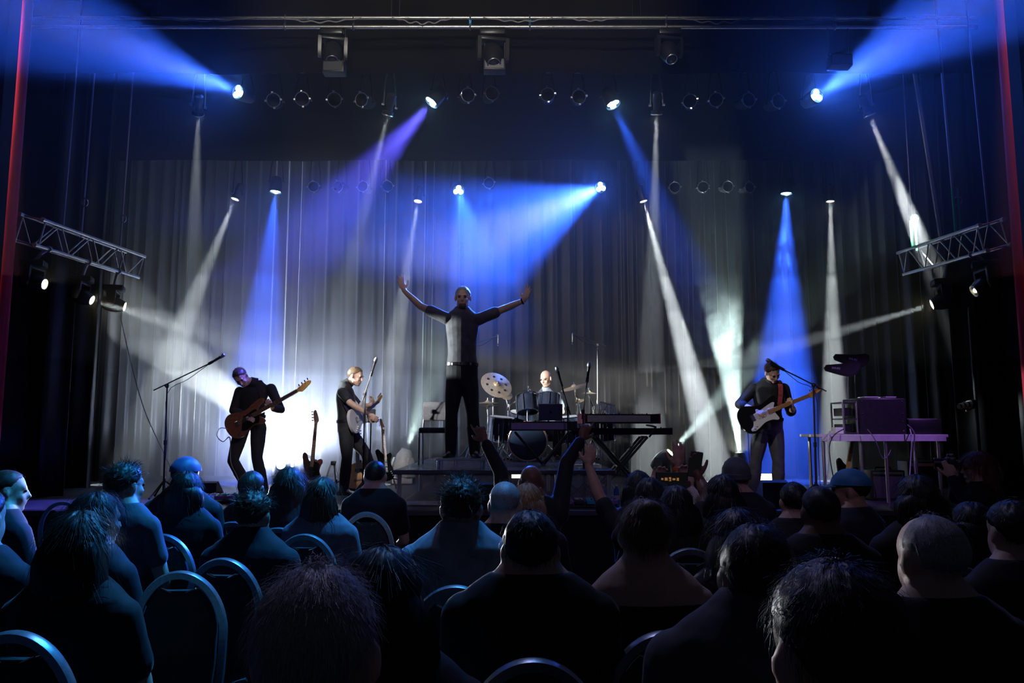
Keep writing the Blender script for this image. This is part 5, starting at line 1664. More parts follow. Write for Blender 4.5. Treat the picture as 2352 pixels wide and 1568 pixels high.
# ------------------------------------------------------------------ drummer
YD = 12.1
q = px(YD)
J = dict(pelvis=q(1252, 980, .1), chest=q(1255, 906, .02), neck=q(1255, 892), head=q(1254, 869, -.05),
         sl=q(1229, 909), sr=q(1282, 911), el=q(1222, 945, -.08), er=q(1291, 945, -.08), wl=q(1240, 945, -.34), wr=q(1280, 935, -.34),
         hl=q(1240, 988, .1), hr=q(1265, 988, .1), kl=q(1226, 992, -.32), kr=q(1280, 992, -.32), al=q(1226, 1044, -.32), ar=q(1280, 1044, -.32),
         toel=(0, -1), toer=(0, -1))
base = V((J['pelvis'].x, YD, RISER_Z + .001))
J['al'].z = J['ar'].z = RISER_Z + .08
hR = frame((-.5, -.75, -.3))
hands = [hand_prims(J['wl'], V((.1, -.8, -.1)), (.3, 0, -1), 1, .7, 1.0, .03), hand_prims(J['wr'], V((-.1, -.8, -.1)), (-.3, 0, -1), -1, .7, 1.0, .03)]
standing('person', 'bald drummer in pale shirt seated behind the drum kit', base, J, hR, 1.08, (SK, C_DRUM, C_TROUSER), hands=hands, hairstyle=None, haircol='sandy', sleeves='short', kw=1.0, voxel=.008, belt=False)
t = thing('drum_stool', 'round black stool under the drummer', 'stool', (J['pelvis'].x, J['pelvis'].y, RISER_Z + .001))
sz = J['pelvis'].z - RISER_Z - .15
MB().lathe([(.16, sz - .08), (.17, sz - .06), (.17, sz - .01), (.14, sz)], n=24).build('seat', M_RUBBER, t, True)
MB().cyl((0, 0, .15), (0, 0, sz - .08), .018, n=10).build('post', M_CHROME, t, True)
tripod(t, None, 0, .24, .2, M_CHROME, .25)
for s, w in (('l', 'left'), ('r', 'right')):
    a = J['w' + s] + V((0, -.08, 0)); b = a + V((.05 if s == 'l' else -.1, -.3, .06 if s == 'r' else -.02))
    tag(MB().cyl(a - (b - a) * .2, b, .007, .005, 8).build('drumstick', mat('drumstick_wood', (.6, .42, .22), .5), None, True), 'wooden drumstick in the drummer\'s hand at %s of picture' % w, 'drumstick', 'drumsticks')

# ------------------------------------------------------------------ spare guitars on stands at left
def a_stand(p, label, yaw=0.0):
    t = thing('guitar_stand', label, 'guitar stand', p, 'guitar stands', yaw)
    MB().box((0, 0, .40), (.07, .05, .06), bevel=.012).build('head', M_BLACK, t, True)
    for s in (-1, 1):
        MB().tube([V((s * .03, 0, .40)), V((s * .14, -.08, .012))], .011, 8).build('front_leg', M_ALU, t, True)
        MB().tube([V((s * .09, -.05, .16)), V((s * .09, -.17, .15)), V((s * .09, -.18, .19))], .009, 8).build('cradle_arm', M_RUBBER, t, True)
    MB().tube([V((0, .02, .40)), V((0, .22, .012))], .011, 8).build('rear_leg', M_ALU, t, True)
    return t
YP = 10.9
p = on_stage(716, 1100, YP); a_stand(p + V((0, .12, 0)), 'black stand holding the dark red bass')
solid_guitar('bass_guitar', 'dark red bass guitar standing upright on its stand', at(718, 1062, YP) , at(727, 965, YP + .1) - at(718, 1062, YP), V((-.05, -.97, .25)), M_SUNB, M_GLOSSB, M_ROSE, M_ROSE, 4, True, False, .93, 'bass guitars')
a_stand(on_stage(765, 1100, 10.5), 'empty folding guitar stand between the bass and profile guitarist')
def acoustic():
    o = at(822, 1062, 10.75)
    x = (at(820, 1000, 10.95) - at(822, 1062, 10.75)).normalized(); z = V((.05, -.95, .3)); z = (z - x * z.dot(x)).normalized(); y = z.cross(x)
    t = thing('acoustic_guitar', 'natural spruce acoustic guitar behind the profile guitarist', 'guitar', o)
    t.rotation_euler = Matrix((x, y, z)).transposed().to_euler()
    ol = [(0, .05), (-.03, .115), (-.10, .142), (-.17, .125), (-.22, .12), (-.30, .16), (-.40, .185), (-.46, .15), (-.485, .06), (-.487, 0)]
    ol = ol + [(a, -b) for a, b in reversed(ol[:-1])]
    ol = [(p.x * .8, p.y * .8) for p in catmull([V((a, b, 0)) for a, b in ol], 4, True)]
    MB().prism(ol, -.085, -.004).build('body', M_ROSE, t)
    MB().prism([(a * .995 - .001, b * .985) for a, b in ol], -.004, .001).build('soundboard', M_SPRUCE, t)
    MB().lathe([(.042, 0), (.042, .002)], (-.12, 0, .0005), (0, 0, 1), 24).build('sound_hole', M_MATT, t, True)
    MB().prism([(-.10, -.04), (-.16, -.045), (-.22, -.075), (-.20, -.10), (-.13, -.085), (-.09, -.07)], .001, .003).build('pickguard', M_GLOSSB, t)
    MB().box((-.27, 0, .006), (.025, .12, .010), bevel=.003).build('bridge', M_ROSE, t)
    MB().prism([(-.03, .027), (.36, .022), (.36, -.022), (-.03, -.027)], -.012, .008).build('neck', M_ORANGE, t)
    MB().prism([(-.10, .026), (.36, .0215), (.36, -.0215), (-.10, -.026)], .008, .013).build('fretboard', M_ROSE, t)
    MB().prism([(.36, .022), (.38, .032), (.53, .036), (.53, -.036), (.38, -.032), (.36, -.022)], -.010, .006).build('headstock', M_ROSE, t)
    for i in range(6):
        MB().box((.40 + .05 * (i % 3), .05 if i < 3 else -.05, -.002), (.014, .022, .01), bevel=.002).build('tuning_key', M_CHROME, t)
    for i in range(6):
        yy = -.018 + .036 * i / 5
        MB().cyl((-.27, yy * 1.3, .012), (.37, yy, .016), .0009, n=4).build('string', M_STEEL, t)
acoustic()
a_stand(on_stage(820, 1100, 10.75) + V((0, .1, 0)), 'stand under the acoustic guitar')
solid_guitar('electric_guitar', 'dark electric guitar on a stand right of the profile guitarist', at(882, 1046, 10.9), at(877, 975, 11.0) - at(882, 1046, 10.9), V((.7, -.65, .2)), M_GLOSSB, M_GLOSSB, M_ROSE, M_ROSE, 6, False, False, .85)
a_stand(on_stage(882, 1100, 10.9) + V((0, .12, 0)), 'stand under the dark guitar right of profile guitarist', .8)
def tablet_stand():
    c = at(852, 954, 10.9)
    t = thing('music_stand', 'black music stand tray behind the profile guitarist', 'stand', (c.x, 10.9, STAGE_Z + .001))
    h = c.z - STAGE_Z
    MB().box((0, 0, h), (.12, .02, .18), Matrix.Rotation(-.2, 3, 'X'), bevel=.004).build('tray', M_BLACK, t)
    MB().box((0, -.03, h - .095), (.12, .05, .012)).build('lip', M_BLACK, t)
    MB().cyl((0, .01, .1), (0, .01, h - .05), .010, n=10).build('pole', M_BLACK, t, True)
    tripod(t, None, 0, .22, .4)
tablet_stand()
# guitar leaning under the gear table
solid_guitar('electric_guitar', 'guitar with maple neck leaning under the gear table', at(1946, 1075, 9.35), at(1954, 1022, 9.45) - at(1946, 1075, 9.35), V((.1, -.95, .25)), M_GLOSSB, M_GLOSSB, M_ORANGE, M_ORANGE, 6, False, False, .9)
a_stand(on_stage(1946, 1100, 9.4) + V((0, .1, 0)), 'stand under the guitar at the gear table')
# ------------------------------------------------------------------ banquet chairs
M_FRAME = mat('chair_frame', (0.30, 0.33, 0.36), 0.35, 0.7, noise=.15, nscale=60)
M_PAD = mat('chair_pad', (0.022, 0.045, 0.048), 0.9, noise=.3, nscale=90)
M_SEATP = mat('chair_seat', (0.05, 0.07, 0.085), 0.75, noise=.25, nscale=60)
CHAIR_H, CHAIR_W = 1.0, 0.36
def arch(w, h0, h1, n=18):
    """outline of the rounded back in x-z, from lower left over the top to lower right"""
    r = w / 2; pts = [(-r * .80, h0), (-r * .93, h0 + (h1 - h0) * .25)]
    hc = h1 - r * 1.35
    for i in range(n + 1):
        a = pi - pi * i / n
        pts.append((r * cos(a), hc + r * 1.35 * sin(a)))
    pts += [(r * .93, h0 + (h1 - h0) * .25), (r * .80, h0)]
    return pts
def make_chair():
    t = thing('banquet_chair', 'x', 'chair')
    tilt = lambda x, z: V((x, -.20 - (z - .46) * .14, z))
    out = arch(CHAIR_W, .44, CHAIR_H)
    inn = arch(CHAIR_W - .05, .50, CHAIR_H - .028)
    mb = MB()
    pts = catmull([tilt(x, z) for x, z in out], 2)
    vs = []
    for i, p in enumerate(pts):
        tn = (pts[min(i + 1, len(pts) - 1)] - pts[max(i - 1, 0)]).normalized()
        nn = V((0, 1, .14)).normalized(); w = tn.cross(nn).normalized()
        for a, b in ((-.016, -.012), (.012, -.016), (.016, .0), (.012, .016), (-.016, .012)):
            vs.append(p + w * a + nn * b)
    n = 5; fs = []
    for i in range(len(pts) - 1):
        for k in range(n):
            fs.append((i * n + k, i * n + (k + 1) % n, (i + 1) * n + (k + 1) % n, (i + 1) * n + k))
    fr = mb.add(vs, fs).build('back_frame', M_FRAME, t, True)
    # padded back, a little convex, with the crescent hand hold cut out below the top
    pad = MB()
    xs = [(x, z) for x, z in inn]
    top_cut = CHAIR_H - .028
    poly = [(x, min(z, top_cut - .035 + .0 * x)) if abs(x) < .075 and z > top_cut - .05 else (x, z) for x, z in xs]
    rings = []
    for dy, sc in ((-.020, .90), (-.012, .985), (.006, 1.0), (.018, .97), (.024, .88)):
        cz = .74
        rings.append([tilt(x * sc, cz + (z - cz) * sc) + V((0, dy, 0)) for x, z in poly])
    pad.loft(rings).build('back_pad', M_PAD, t, True)
    MB().tube([tilt(-.07 + .14 * i / 10, top_cut - .028 - .022 * sin(pi * i / 10)) + V((0, -.012, 0)) for i in range(11)], .004, 6).build('hand_hold', M_CHROME, fr, True)
    MB().box((0, .02, .455), (.41, .41, .07), bevel=.028).build('seat', M_SEATP, t, True)
    MB().box((0, .02, .412), (.39, .39, .018)).build('seat_frame', M_FRAME, t)
    for s in (-1, 1):
        MB().tube([V((s * .17, .19, .41)), V((s * .185, .21, .0))], .012, 8).build('leg', M_FRAME, t, True)
        MB().tube([tilt(s * .145, .44), V((s * .165, -.21, .40)), V((s * .185, -.27, .0))], .012, 8).build('leg', M_FRAME, t, True)
    return t
CHAIR0 = make_chair(); CH_USED = [False]
def place_chair(x, y, yaw, label):
    c = CHAIR0 if not CH_USED[0] else copy_tree(CHAIR0)
    CH_USED[0] = True
    c.location = (x, y, 0.001); c.rotation_euler = (0, 0, yaw)
    c['label'] = label; c['group'] = 'round-backed banquet chairs'
    return c

# ------------------------------------------------------------------ audience
C_NAVY = cloth('navy_top', (0.02, 0.022, 0.035))
C_INK = cloth('ink_top', (0.012, 0.012, 0.014))
C_GREY = cloth('grey_top', (0.10, 0.10, 0.12))
C_PALE = cloth('pale_blue_top', (0.30, 0.33, 0.40))
C_LILAC = cloth('lilac_top', (0.22, 0.20, 0.26))
C_WINE = cloth('wine_top', (0.06, 0.015, 0.02))
C_JEANS = cloth('jeans', (0.02, 0.025, 0.04))
def audience(u, v, Y, label, short, yaw=0.0, style='short', col='dark', shirt=C_INK, wd=1.0, tone='fair', tilt=0.0, arms=None, sleeves='short', vox=.012, strands=500, hs=1.0, collar=False, seat=True, extra=None, lean=0.0, swidth=.0016, drop=0.0):
    """u, v: top of the head in the photograph; Y: distance from the camera"""
    top = at(u, v, Y)
    f = V((sin(radians(yaw)), cos(radians(yaw)), 0)); rt = V((f.y, -f.x, 0))
    tb = .5 * yaw   # the body turns half as far as the head
    fb = V((sin(radians(tb)), cos(radians(tb)), 0)); rb = V((fb.y, -fb.x, 0))
    hR = frame((f.x, f.y, -sin(radians(tilt))))
    rise = .118 if style in ('balding', 'none') else .124
    HC = top - V((0, 0, rise * hs))
    base = V((top.x, Y, 0.001))
    t = thing('person', label, 'person', base, 'people in the audience')
    neck = HC - V((0, 0, (.118 - drop * .5) * hs)) - f * .018
    chest = HC - V((0, 0, (.155 - drop) * hs)) - fb * .03 + rb * lean * .5
    pel = V((top.x, Y, .575)) - fb * .06
    J = {}
    wd *= 1.10
    rings = torso_rings(pel, chest, rb, rb, 1.0, wd)
    body = [('loft', rings), ('cap', neck - V((0, 0, .03)), HC + hR @ V((0, -.015, -.05)) * hs, .060 * wd, .054)]
    body += head_prims(HC, hR, hs, abs(yaw) > 20)
    au, al, hd = [], [], []
    for s, sg in (('l', -1), ('r', 1)):
        S = chest + rb * sg * .160 * wd - V((0, 0, .062))
        if arms and s in arms:
            A = arms[s]
            E, Wr, tip = A['e'], A['w'], A['t']
            hd += hand_prims(Wr, tip - Wr, A.get('palm', (0, 1, 0)), A.get('side', sg), A.get('curl', .15), A.get('hs', 1.0), A.get('spread', .14), A.get('curls'), A.get('thumb', .7))
        else:
            E = S + rb * sg * .045 + fb * .08 - V((0, 0, .26)); Wr = pel + rb * sg * .09 + fb * .33 + V((0, 0, .06))
            hd += hand_prims(Wr, fb * .8 - rb * sg * .4, (0, 0, -1), sg, .3, 1.0)
        J[s] = (S, E, Wr)
        au += [('cap', S, S.lerp(E, .5), .056 * wd, .049), ('cap', S.lerp(E, .5), E, .049, .040)]
        al += [('cap', E, E.lerp(Wr, .35), .041, .040), ('cap', E.lerp(Wr, .35), Wr, .040, .027)]
    legs = []
    for sg in (-1, 1):
        Hh = pel + rb * sg * .09 - V((0, 0, .01)); K = V((pel.x, pel.y, .52)) + rb * sg * .13 + fb * .42; A = V((K.x, K.y, .09)) - fb * .02
        legs += [('cap', Hh, K, .082, .058), ('cap', K, A, .056, .038)]
        body.append(('cap', A, V((A.x, A.y, .035)) + fb * .13, .034, .026))
        shoe(t, A, fb, base, 0.001)
    bo = blob('body', body + au + al + hd + legs, vox if not arms else min(vox, .008), skin(tone), t, base, 2)
    shp = [('loft', rings[1:11] if collar else rings[1:10])]
    if sleeves == 'tank':
        shp = [('loft', rings[1:7])]
        for sg in (-1, 1):
            shp.append(('cap', chest + rb * sg * .09 + fb * -.06 - V((0, 0, .10)), chest + rb * sg * .085 + V((0, 0, .015)), .022, .022))
    else:
        for s in 'lr':
            S, E, Wr = J[s]
            shp += [('cap', S, S.lerp(E, .5), .056 * wd, .051)]
            if sleeves == 'long':
                shp += [('cap', S.lerp(E, .5), E, .051, .043), ('cap', E, E.lerp(Wr, .88), .043, .033)]
            else:
                shp += [('cap', S.lerp(E, .4), S.lerp(E, .62), .053, .053)]
    so = blob('shirt', shp, max(.009, vox * .95), shirt, t, base, 3, .011)
    if collar:
        cr = []
        for h, r in ((-.05, .088), (-.01, .074), (.030, .067), (.034, .061), (-.02, .060)):
            cr.append([neck + V((0, 0, h)) + rb * r * cos(2 * pi * i / 20) + fb * r * sin(2 * pi * i / 20) for i in range(20)])
        MB().loft(cr, False).build('collar', shirt, so, True, off=base)
    blob('trousers', [('loft', rings[:3])] + legs, .02, C_JEANS, t, base, 2, .012)
    if abs(yaw) > 20:
        for qx in (-1, 1):
            MB().ell(HC + hR @ V((qx * .031, .083, .002)) * hs, (.012 * hs, .008 * hs, .008 * hs), hR, 10, 8).build('eye', M_EYE, t, True, off=base)
    if style not in ('none',):
        hair(HC, hR, style, col, t, base, hs, int(u) + 7, strands, swidth)
    if seat:
        place_chair(base.x - fb.x * .02, base.y - .03, -radians(tb), 'dark round-backed banquet chair under ' + short)
    return t, HC, hR, base, J

def cap_hat(t, HC, hR, base, m, brim=True, s=1.0):
    L = lambda x, y, z: HC + hR @ V((x, y, z)) * s
    rings = []
    for el in (.05, .25, .5, .8, 1.1, 1.35, 1.55):
        rings.append([L(.092 * cos(el) * cos(2 * pi * i / 24), -.012 + .115 * cos(el) * sin(2 * pi * i / 24), .032 + .10 * sin(el)) for i in range(24)])
    c = MB().loft(rings).build('cap', m, t, True, off=base)
    if brim:
        pts = []
        out = [( -.085, .06), (-.08, .12), (-.05, .175), (0, .19), (.05, .175), (.08, .12), (.085, .06)]
        M4 = Matrix.Translation(HC) @ hR.to_4x4() @ Matrix.Scale(s, 4)
        MB().prism(out, .034, .040, M4 @ Matrix.Rotation(-.12, 4, 'X')).build('brim', m, c, off=base)
def beanie(t, HC, hR, base, m):
    rings = []
    for z, r in ((-.005, .97), (.0, 1.06), (.03, 1.08), (.034, 1.03), (.07, 1.0), (.11, .80), (.135, .5), (.145, .15)):
        rings.append([HC + hR @ V((.088 * r * cos(2 * pi * i / 24), -.012 + .108 * r * sin(2 * pi * i / 24), z + .0)) for i in range(24)])
    MB().loft(rings).build('beanie', m, t, True, off=base)
def arm(Y, e, w, t, **k):
    d = dict(e=at(e[0], e[1], Y + e[2]), w=at(w[0], w[1], Y + w[2]), t=at(t[0], t[1], Y + t[2])); d.update(k); return d

# left block
audience(-38, 1118, 2.95, 'person cut by the left edge with blue-lit shoulder', 'the person at left edge', 10, 'short', 'dark', C_NAVY, strands=300)
audience(22, 1077, 4.3, 'man in blue light at left edge turning his face right', 'the man turning right at left edge', 58, 'crop', 'brown', C_NAVY)
audience(190, 1172, 2.62, 'woman with long wavy hair in dark tee at lower left', 'the woman with long wavy hair', 4, 'long', 'dark', C_INK, .94, vox=.010, strands=2600, swidth=.0013)
audience(226, 1130, 3.35, 'woman with curly dark hair and creased jacket behind wavy-haired woman', 'the woman with curly dark hair', 32, 'long', 'black', C_NAVY, .95, sleeves='long', strands=1500)
audience(292, 1064, 4.3, 'man with thick quiff of hair in violet-lit shirt', 'the man with thick quiff', 28, 'messy', 'brown', C_GREY, 1.0, strands=900)
r = audience(430, 1050, 5.0, 'man in smooth blue-lit cap at left of the crowd', 'the man in blue-lit cap', 8, 'crop', 'dark', C_NAVY, 1.06, strands=50)
cap_hat(r[0], r[1], r[2], r[3], cloth('blue_lit_cap', (0.10, 0.11, 0.25), .5, .05), False, 1.0)  # blue stage light is put into the cap's colour
audience(430, 1082, 4.72, 'woman with dark bobbed hair in front of capped man', 'the dark-bobbed woman', 0, 'bob', 'dark', C_INK, .95, strands=1200)
audience(580, 1081, 5.3, 'man with short brown hair below the bassist', 'the man below the bassist', 5, 'short', 'brown', C_WINE)
audience(664, 1072, 5.0, 'woman with loose hair backlit by the floor lamp', 'the backlit woman', -12, 'long', 'brown', C_WINE, .95, strands=1600)
audience(586, 1127, 3.9, 'man with blue-lit tousled hair in dark jacket', 'the man with blue-lit tousled hair', 14, 'messy', 'brown', C_NAVY, 1.04, sleeves='long', collar=True, strands=900)
audience(742, 1095, 4.72, 'woman with very long straight hair in lilac top', 'the woman in lilac top', 8, 'long', 'brown', C_LILAC, .95, strands=1400)
audience(863, 1056, 5.85, 'man with cropped hair below the profile guitarist', 'the man below the profile guitarist', 0, 'crop', 'dark', C_INK)
audience(733, 1292, 1.10, 'close balding grey head filling the lower centre left', 'the close balding person', 2, 'short', 'grey', C_INK, vox=.008, strands=5000, swidth=.0007)
audience(884, 1252, 1.75, 'person with long dark hair beside the close grey head', 'the long dark-haired person in second row', 4, 'long', 'black', C_INK, vox=.010, strands=900, swidth=.001)
# centre block
audience(1060, 1099, 3.28, 'man in pale collared shirt with protruding ears at centre', 'the man in pale collared shirt', 0, 'messy', 'brown', C_PALE, 1.08, collar=True, sleeves='long', vox=.009, strands=1400, swidth=.0012)
audience(1160, 1106, 4.0, 'bald man with grey-lit head at centre', 'the bald man at centre', 3, 'balding', 'grey', C_INK, strands=300)
audience(1212, 1110, 4.6, 'person with blond bob right of the bald man', 'the blond-bobbed person', 12, 'bob', 'blond', C_INK, .95, strands=800)
audience(1220, 1068, 5.35, 'bald man raising both dark-sleeved arms to the singer', 'the man raising both arms', 0, 'none', 'dark', C_INK, 1.05, 'brown', 8,
         dict(l=arm(5.35, (1150, 1083, .12), (1114, 1014, .22), (1092, 968, .26), palm=(.2, 1, 0), curls=(.05, .5, .7, .8), side=1), r=arm(5.35, (1302, 1062, .12), (1335, 1010, .22), (1354, 962, .26), palm=(-.2, 1, 0), curls=(.1, .55, .7, .7), side=-1)), 'long')
audience(1218, 1169, 2.35, 'dark short-haired man with one lit ear at centre front', 'the short-haired man at centre front', 0, 'short', 'black', C_INK, 1.08, vox=.010, strands=1500, swidth=.0011, drop=.03)
# right of centre
audience(1478, 1143, 2.62, 'woman with messy pinned-up hair and bare shoulders', 'the woman with pinned-up hair', -3, 'bun', 'sandy', C_INK, .96, sleeves='tank', vox=.010, strands=2600, swidth=.0011)
audience(1552, 1114, 4.2, 'woman with long black hair behind the pinned-up hair', 'the woman with long black hair', 0, 'long', 'black', C_INK, .94, strands=700)
audience(1466, 1082, 5.0, 'person reaching one bare hand up left of the phone', 'the person reaching one hand up', 0, 'bob', 'black', C_INK, .95, 'tan', 0,
         dict(l=arm(5.0, (1374, 1135, .05), (1352, 1070, .16), (1358, 1028, .2), palm=(0, 1, 0), curl=.25, side=1, spread=.08)), strands=600)
audience(1492, 1096, 4.5, 'person with dark hair filming with a phone held sideways', 'the person filming sideways', 8, 'long', 'black', C_INK, .93, 'fair', 0,
         dict(r=arm(4.5, (1600, 1150, .1), (1586, 1122, .28), (1578, 1098, .3), palm=(0, -1, 0), curl=.5, side=-1), l=arm(4.5, (1478, 1150, .12), (1500, 1122, .28), (1508, 1098, .3), palm=(0, -1, 0), curl=.5, side=1)), strands=500)
r = audience(1583, 1080, 5.0, 'person raising an open hand with an orange wristband', 'the person with orange wristband', 0, 'short', 'black', C_INK, 1.0, 'tan', 0,
         dict(l=arm(5.0, (1562, 1130, .1), (1557, 1074, .16), (1559, 1028, .18), palm=(0, 1, 0), curl=.06, side=1, spread=.10, hs=1.05)), strands=400)
MB().lathe([(.034, -.012), (.036, -.01), (.036, .01), (.034, .012)], r[4]['l'][2] - V((0, .003, .01)), (0, .15, 1), 18, False).build('wristband', mat('orange_band', (.9, .18, .03), .5), r[0], True, off=r[3])
audience(1656, 1090, 4.3, 'dark-haired person lifting a phone upright', 'the person lifting a phone', -6, 'long', 'black', C_INK, .95, 'brown', 0,
         dict(l=arm(4.3, (1626, 1140, .1), (1604, 1097, .2), (1597, 1072, .22), palm=(0.3, -1, 0), curl=.55, side=1)), strands=500)
r = audience(1688, 1056, 5.2, 'man in blue-lit knit beanie left of right guitarist', 'the man in knit beanie', -10, 'crop', 'dark', C_NAVY, 1.05, strands=50)
beanie(r[0], r[1], r[2], r[3], cloth('grey_beanie', (.10, .11, .13), .9, .5))
audience(1690, 1166, 3.0, 'person with long wispy dark hair behind the close collared man', 'the person with wispy hair', 5, 'long', 'dark', C_INK, strands=1300)
audience(1735, 1199, 1.80, 'man in grey collared shirt with lit neck and ear, second row', 'the man in grey collared shirt', 10, 'short', 'dark', C_GREY, 1.08, collar=True, sleeves='long', vox=.009, strands=2200, swidth=.0009, drop=.03)
audience(1905, 1282, 1.05, 'close dark head with lit temple filling the lower right', 'the close dark-haired person', -14, 'short', 'black', C_INK, vox=.008, strands=4000, swidth=.0007)
audience(1821, 1106, 4.7, 'dark head between the beanie and the cropped man', 'the person right of the floor monitor', 0, 'short', 'black', C_INK)
audience(1880, 1113, 3.5, 'man with cropped black hair and dark tee right of centre', 'the cropped man in dark tee', 0, 'crop', 'black', C_INK, 1.05, 'brown')
r = audience(1948, 1078, 4.5, 'man in blue baseball cap turned left by the table', 'the man in baseball cap', -62, 'crop', 'dark', C_NAVY, 1.0, 'tan')
cap_hat(r[0], r[1], r[2], r[3], cloth('blue_baseball_cap', (.03, .16, .35), .6, .05), True)
audience(2102, 1091, 3.7, 'person with smooth dark hair below the gear table', 'the person below the gear table', 0, 'bob', 'dark', C_INK, strands=900)
audience(2128, 1182, 2.1, 'bald man with lit ear at right front', 'the bald man at right front', -12, 'balding', 'grey', C_INK, 1.06, vox=.009, strands=900, swidth=.001)
audience(2318, 1147, 2.9, 'dark-haired person at the right edge', 'the person at the right edge', -8, 'short', 'black', C_INK)
audience(2228, 1152, 3.7, 'dim person in black between the bald man and right edge', 'the dim person in black', 0, 'bob', 'black', C_INK)
# photographer
YPH = 5.6
r = audience(2243, 1036, YPH, 'photographer with red-brown hair aiming a camera left', 'the photographer', -68, 'long', 'red', C_INK, .95, 'fair', 0,
         dict(l=arm(YPH, (2215, 1140, -.05), (2186, 1098, .0), (2180, 1072, .02), palm=(.3, .9, .2), curl=.5, side=1), r=arm(YPH, (2195, 1140, .2), (2196, 1100, .14), (2190, 1076, .14), palm=(.3, -.9, .2), curl=.5, side=-1)), 'long', strands=1800)
def camera_body():
    c = at(2184, 1064, YPH + .07)
    t = thing('photo_camera', 'black camera held up by the red-haired photographer', 'camera', c)
    R = Matrix.Rotation(radians(68), 3, 'Z')
    MB().box((0, 0, 0), (.135, .06, .095), R, bevel=.012).build('body', M_PLASTIC, t, True)
    MB().box((0, 0, .055), (.05, .05, .03), R, bevel=.01).build('viewfinder_hump', M_PLASTIC, t, True)
    d = V((-.93, .37, 0))
    MB().lathe([(.036, .02), (.038, .07), (.040, .11), (.034, .11), (.03, .09)], (0, 0, 0), d, 18).build('lens', M_BLACK, t, True)
    MB().lathe([(.033, .098), (.002, .102)], (0, 0, 0), d, 18).build('lens_glass', M_CHROME, t, True)
camera_body()
# phones
def phone(c, R, s, label, amber=False):
    t = thing('phone', label, 'phone', c, 'phones held up')
    MB().box((0, 0, 0), s, R, bevel=.006).build('case', M_PLASTIC, t, True)
    MB().box(R @ V((0, -s[1] / 2 - .0006, 0)), (s[0] * .92, .0012, s[2] * .94), R).build('screen', emission('dim_screen', (.05, .05, .06), .02), t)
    if amber:
        for k in range(5):
            MB().box(R @ V((-.06 + .024 * k, -s[1] / 2 - .0016, .0)), (.014 + .004 * (k % 2), .001, .012 + .006 * (k % 3)), R).build('screen_image', emission('amber_image', (1, .5, .15), .07), t)
    MB().lathe([(.007, 0), (.007, .003)], R @ V((s[0] * .3, s[1] / 2, s[2] * .38)), R @ V((0, 1, 0)), 12).build('camera_lens', M_CHROME, t, True)
phone(at(1543, 1100, 4.78), Matrix.Rotation(.02, 3, 'Y'), (.20, .010, .085), 'dark phone held sideways with amber picture on screen', True)
phone(at(1597, 1066, 4.50), Matrix.Rotation(.18, 3, 'Y'), (.075, .010, .15), 'phone held upright in one raised hand')

# empty chairs that show
for u, v, yaw, lb in ((404, 1320, .05, 'empty banquet chair with cyan-lit round frame at lower left'), (850, 1180, -.1, 'empty cyan-rimmed banquet chair beside the lilac-topped woman'),
                      (136, 1155, .1, 'empty violet-lit banquet chair at far left'), (1966, 1176, -.1, 'empty banquet chair right of the cropped man'),
                      (2345, 1282, -.1, 'empty banquet chair cut by the right edge')):
    Yc = ground_y(v, CHAIR_H)
    p = at(u, v, Yc)
    place_chair(p.x, Yc + .28, yaw, lb)
# folded programme on the floor at the front
Yp = ground_y(1545, 0.02)
p = at(1347, 1545, Yp)
o = MB().box((0, 0, 0), (.10, .30, .004), Matrix.Rotation(.4, 3, 'Z')).build('programme_sheet', M_WHITE)
o.location = (p.x, Yp, .004)
tag(o, 'pale sheet on the floor glimpsed between seats at the bottom', 'paper')
flush_blobs()
# ------------------------------------------------------------------ theatrical haze over the stage
def haze_mat(name, dens, g, noise=None):
    m = bpy.data.materials.new(name)
    m.use_nodes = True
    nt = m.node_tree; nt.nodes.clear()
    o = nt.nodes.new('ShaderNodeOutputMaterial')
    s = nt.nodes.new('ShaderNodeVolumeScatter')
    s.inputs['Color'].default_value = (1, 1, 1, 1)
    s.inputs['Density'].default_value = dens
    s.inputs['Anisotropy'].default_value = g
    nt.links.new(s.outputs[0], o.inputs['Volume'])
    if noise:
        scale, thr, stretch = noise
        tc = nt.nodes.new('ShaderNodeTexCoord')
        mp = nt.nodes.new('ShaderNodeMapping'); mp.inputs['Scale'].default_value = stretch
        nt.links.new(tc.outputs['Object'], mp.inputs[0])
        n = nt.nodes.new('ShaderNodeTexNoise'); n.inputs['Scale'].default_value = scale; n.inputs['Detail'].default_value = 2.5
        n.inputs['Distortion'].default_value = 1.2
        nt.links.new(mp.outputs[0], n.inputs['Vector'])
        r = nt.nodes.new('ShaderNodeMapRange'); r.inputs[1].default_value = thr; r.inputs[2].default_value = thr + .22; r.inputs[3].default_value = 0; r.inputs[4].default_value = 1
        nt.links.new(n.outputs['Fac'], r.inputs[0])
        ln = nt.nodes.new('ShaderNodeVectorMath'); ln.operation = 'LENGTH'
        nt.links.new(tc.outputs['Object'], ln.inputs[0])
        f = nt.nodes.new('ShaderNodeMapRange'); f.inputs[1].default_value = .95; f.inputs[2].default_value = .25; f.inputs[3].default_value = 0; f.inputs[4].default_value = dens
        nt.links.new(ln.outputs['Value'], f.inputs[0])
        mu = nt.nodes.new('ShaderNodeMath'); mu.operation = 'MULTIPLY'
        nt.links.new(r.outputs[0], mu.inputs[0]); nt.links.new(f.outputs[0], mu.inputs[1])
        nt.links.new(mu.outputs[0], s.inputs['Density'])
    return m
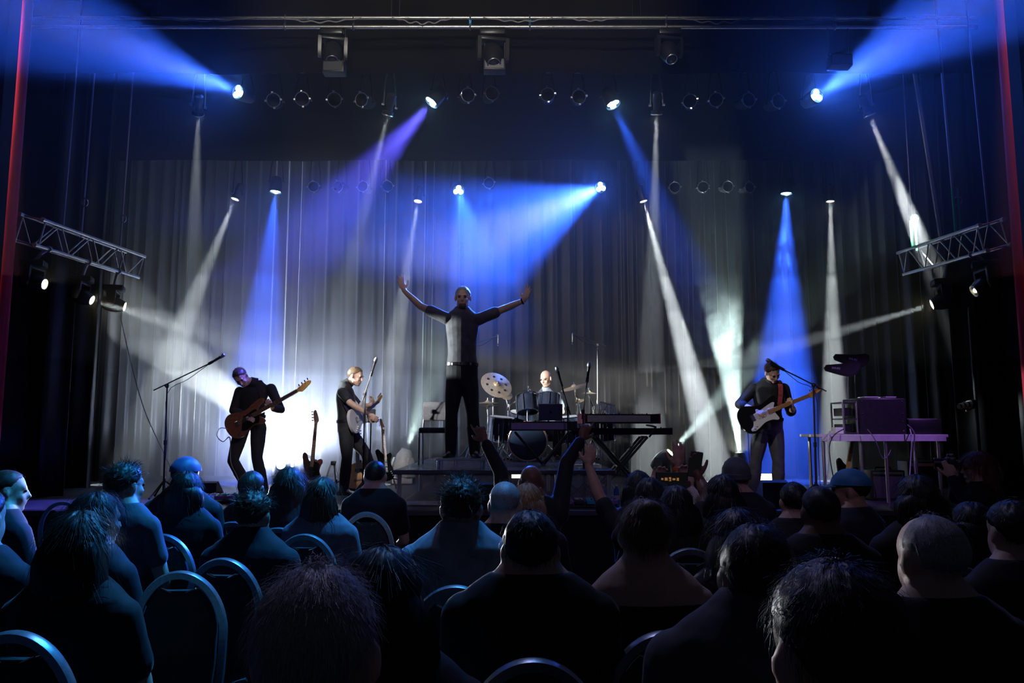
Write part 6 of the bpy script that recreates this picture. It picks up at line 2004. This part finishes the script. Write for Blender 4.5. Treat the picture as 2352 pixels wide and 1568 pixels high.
def haze_box(x0, x1, y0, y1, z0, z1, dens, g, label):
    c = V(((x0 + x1) / 2, (y0 + y1) / 2, (z0 + z1) / 2))
    ob = MB().box((0, 0, 0), (x1 - x0, y1 - y0, z1 - z0)).build('stage_haze', haze_mat('stage_haze', dens, g))
    ob.location = c
    tag(ob, label, 'haze', kind='stuff')
YH = 10.5
for z0, z1, d, w in ((STAGE_Z + .012, 2.6, .24, 'low bank of thick theatrical haze behind the band'), (2.603, 3.1, .17, 'haze thinning out just above the low bank'),
                     (3.103, 3.6, .12, 'lighter haze at the height of singer\'s head'), (3.603, 4.2, .08, 'thin haze above the singer\'s head upstage'),
                     (4.203, 8.9, .042, 'thin haze high above the rear of the stage')):
    haze_box(-8.3, 8.3, 12.35, 14.7, z0, z1, d, .32, w)
haze_box(-8.3, 8.3, YH, 12.347, 3.503, 8.9, 0.040, 0.4, 'thin haze high between the two lamp rows')
haze_box(-8.3, 8.3, 9.25, YH - .003, 2.5, 3.347, 0.040, 0.4, 'thin haze beside the left and right moving heads')
haze_box(-8.3, 8.3, YH, 12.347, 2.5, 3.5, 0.045, 0.4, 'thin haze hanging at head height over the drums')
haze_box(-8.3, 8.3, 6.3, YH - .003, 3.35, 8.9, 0.034, 0.45, 'thin haze around the front row of lamps')
def puff(c, rad, dens, label, scale=2.2, thr=.46, rot=0.0, stretch=(1, 1, 1)):
    ob = MB().ell((0, 0, 0), (1, 1, 1), None, 20, 12).build('smoke_puff', haze_mat('smoke_puff', dens, .2, (scale, thr, stretch)), None, True)
    ob.location = c; ob.scale = rad; ob.rotation_euler = (0, rot, 0)
    tag(ob, label, 'smoke', kind='stuff')
PUFFS = True
if PUFFS:
    puff(at(1665, 755, 12.75), (.8, .5, .8), 2.6, 'curling smoke lit by the upward beam')
    puff(at(1800, 570, 12.5), (.42, .4, .9), 1.6, 'wisps of smoke in the blue downward beam')
    puff(at(1525, 640, 12.2), (.5, .4, 1.2), 1.0, 'smoke drifting through the strong white beam', rot=-.2)
    puff(at(2090, 480, 10.2), (.45, .4, 1.2), .6, 'smoke in the slanting beam at right', rot=-.3)
